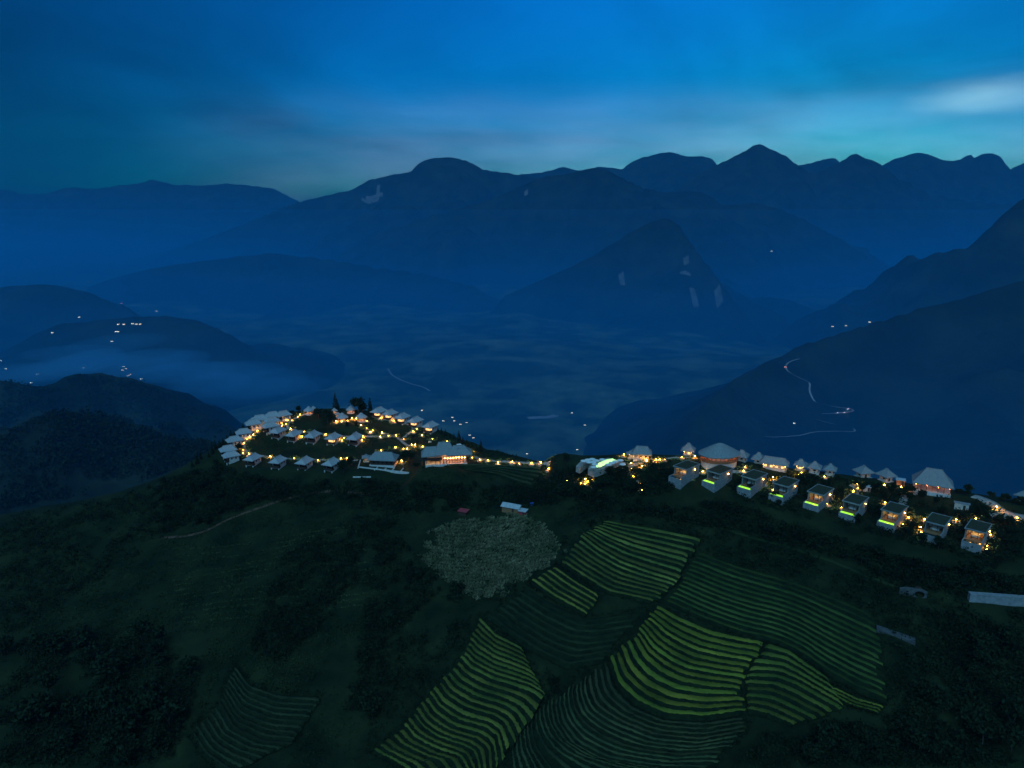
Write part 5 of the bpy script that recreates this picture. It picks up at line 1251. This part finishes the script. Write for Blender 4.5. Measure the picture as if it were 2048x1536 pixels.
def far_ribbon(name, pix, width, label, lift=1.6, cat='road'):
    c = curve_at(pix, max(8, int(sum(math.dist(a, b_) for a, b_ in zip(pix[:-1], pix[1:])) / 4))); pts_ = [tcast(*q) for q in c]; pts_ = [q for q in pts_ if q]
    W = np.array([tuple(q) for q in pts_])
    x, y = W[:, 0], W[:, 1]; tx, ty = np.gradient(x), np.gradient(y); L = np.hypot(tx, ty) + 1e-6
    rows = []
    for k in (-.5, 0, .5):
        X, Y = x - ty / L * width * k, y + tx / L * width * k; rows.append(np.stack([X, Y, np.array([tz(a, b_) for a, b_ in zip(X, Y)]) + lift], 1))
    zc = np.maximum.reduce([r[:, 2] for r in rows])
    for r in rows: r[:, 2] = zc
    V = np.stack(rows); o = obj(name, mesh_np(name, V.reshape(-1, 3), grid_faces(*V.shape[:2]), [M['roadgrey']])); tag(o, label, cat, kind='structure'); return o
z8 = 3.737
def q8(L): return [(1500 + x / z8, 680 + y / z8) for x, y in L]
far_ribbon('road', q8([(370,150),(310,165),(262,190),(258,212),(290,248),(350,280),(420,312),(460,328),(440,360),(442,395),(465,430),(472,462),(510,483),(590,498),(680,515),(760,522),(788,533),(770,545),(700,549),(640,556),(540,560)]), 4.5, 'pale road with hairpin bends on the dark right slope')
far_ribbon('road', q8([(490,602),(560,620),(640,640)]), 5, 'short stretch of the slope road between trees')
far_ribbon('road', q8([(770,668),(800,684),(780,692),(700,690),(600,690),(500,694),(440,704),(390,718),(300,728),(180,734),(110,730)]), 4.5, 'lowest level stretch of the slope road')
far_ribbon('road', [(776,738),(782,750),(800,760),(820,768),(850,776),(860,783)], 7, 'thin winding road in the hazy valley centre')
far_ribbon('quarry_floor', [(1056,838),(1075,836),(1095,836),(1112,832)], 26, 'pale bare quarry floor in the valley', cat='quarry')
def make_house(lm):
    b = empty('village_house')
    m = MB(); m.box(-4.5, 4.5, -3, 3, -3, 3.2); m.build('wall', M['warmwall'], b)
    m = MB()
    for s_ in (-1, 1): m.quad((-5, s_ * 3.7, 3.0), (5, s_ * 3.7, 3.0), (5, 0, 5.4), (-5, 0, 5.4))
    for x in (-4.5, 4.5): m.tri((x, -3, 3.2), (x, 3, 3.2), (x, 0, 5.2))
    m.build('roof', M['darkwood'], b)
    for x in (-2.4, 1.6):
        m = MB(); m.box(x - .8, x + .8, -3.08, -3.0, .8, 2.3); m.build('window', lm, b)
    m = MB(); m.box(-.3, .7, -3.08, -3.0, 0, 2.1); m.build('door', M['darkwood'], b)
    return b
HA, HB = make_house(M['vill']), make_house(M['villred']); ha, hb_ = [False], [False]
k4 = 4.096
VL = [(x / k4, 540 + y / k4) for x, y in ((730,62),(730,98),(560,118),(648,390),(970,448),(1015,448),(1088,443),(1116,447),(1148,447),(430,517),(952,508),(970,508),(915,588),(1285,340),(5,747),(50,812),(687,803),(1010,793),(1035,811),(1005,823),(1065,858),(1050,868),(1160,896),(255,926),(310,855))]
VL2 = [(820 + x / k4, 700 + y / k4) for x, y in ((350,555),(275,583),(365,583),(415,612),(463,597),(1326,517),(98,498),(1432,618),(960,852),(1370,818),(518,722),(490,700))] + [(1543,503),(1692,652),(1740,645),(1665,654),(1588,847)]
allv = sorted([(x, y, 0) for x, y in VL + VL2] + [(243, 607, 1), (1571, 735, 1)])
grp = {'left': [e for e in allv if e[0] < 520], 'centre': [e for e in allv if 520 <= e[0] < 1250], 'right': [e for e in allv if e[0] >= 1250]}
nmz = {'left': 'lit village house in the misty left valley, ', 'centre': 'lit village house in the valley behind the lodge, ', 'right': 'lit village house on the right valley side, '}
for g, L in grp.items():
    for i, (px, py, red) in enumerate(L):
        q = tcast(px, py)
        if not q: continue
        o = (HB if not hb_[0] else copy_tree(HB)) if red else (HA if not ha[0] else copy_tree(HA))
        if red: hb_[0] = True
        else: ha[0] = True
        s_ = max(.5, min(1.6, q.y / 2400)); o.location = (q.x, q.y, q.z + .6); o.rotation_euler = (0, 0, -math.atan2(q.x, q.y) + random.uniform(-.3, .3)); o.scale = (s_, s_, s_)
        tag(o, ('red-lit ' if red else '') + nmz[g] + ordinal(i, len(L)), 'house', 'lit houses in the valley')
def make_car():
    b = empty('car')
    m = MB(); m.box(-.9, .9, -2.2, 2.2, .35, .95); m.box(-.78, .78, -1.0, 1.5, .952, 1.5); m.build('body', M['tin'], b)
    for x in (-.8, .8):
        for y in (-1.4, 1.4): m = MB(); m.tube((x - .12, y, .34), (x + .12, y, .34), .34, .34, 10); m.build('wheel', M['darkwood'], b)
        m = MB(); m.box(x - .22, x + .02 if x > 0 else x + .22, -2.26, -2.2, .6, .82); m.build('headlight', M['carlight'], b)
    return b
M['carlight'] = mat('car_headlight', (.8, .8, .8), emit=(1, .9, .75), estr=120.0)
CAR = make_car(); cu = [False]
for i, (x, y) in enumerate(((727, 520), (655, 551), (702, 548))):
    q = tcast(1500 + x / z8, 680 + y / z8)
    if not q: continue
    o = CAR if not cu[0] else copy_tree(CAR); cu[0] = True
    o.location = (q.x, q.y, q.z + 1.8); o.rotation_euler = (0, 0, -math.atan2(q.x, q.y) + (.5, -.4, .2)[i]); tag(o, ['car with headlights above the hairpin bend', 'leftmost car with headlights below the hairpin bend', 'second car with headlights just below the hairpin bend'][i], 'car', 'cars on the slope road')
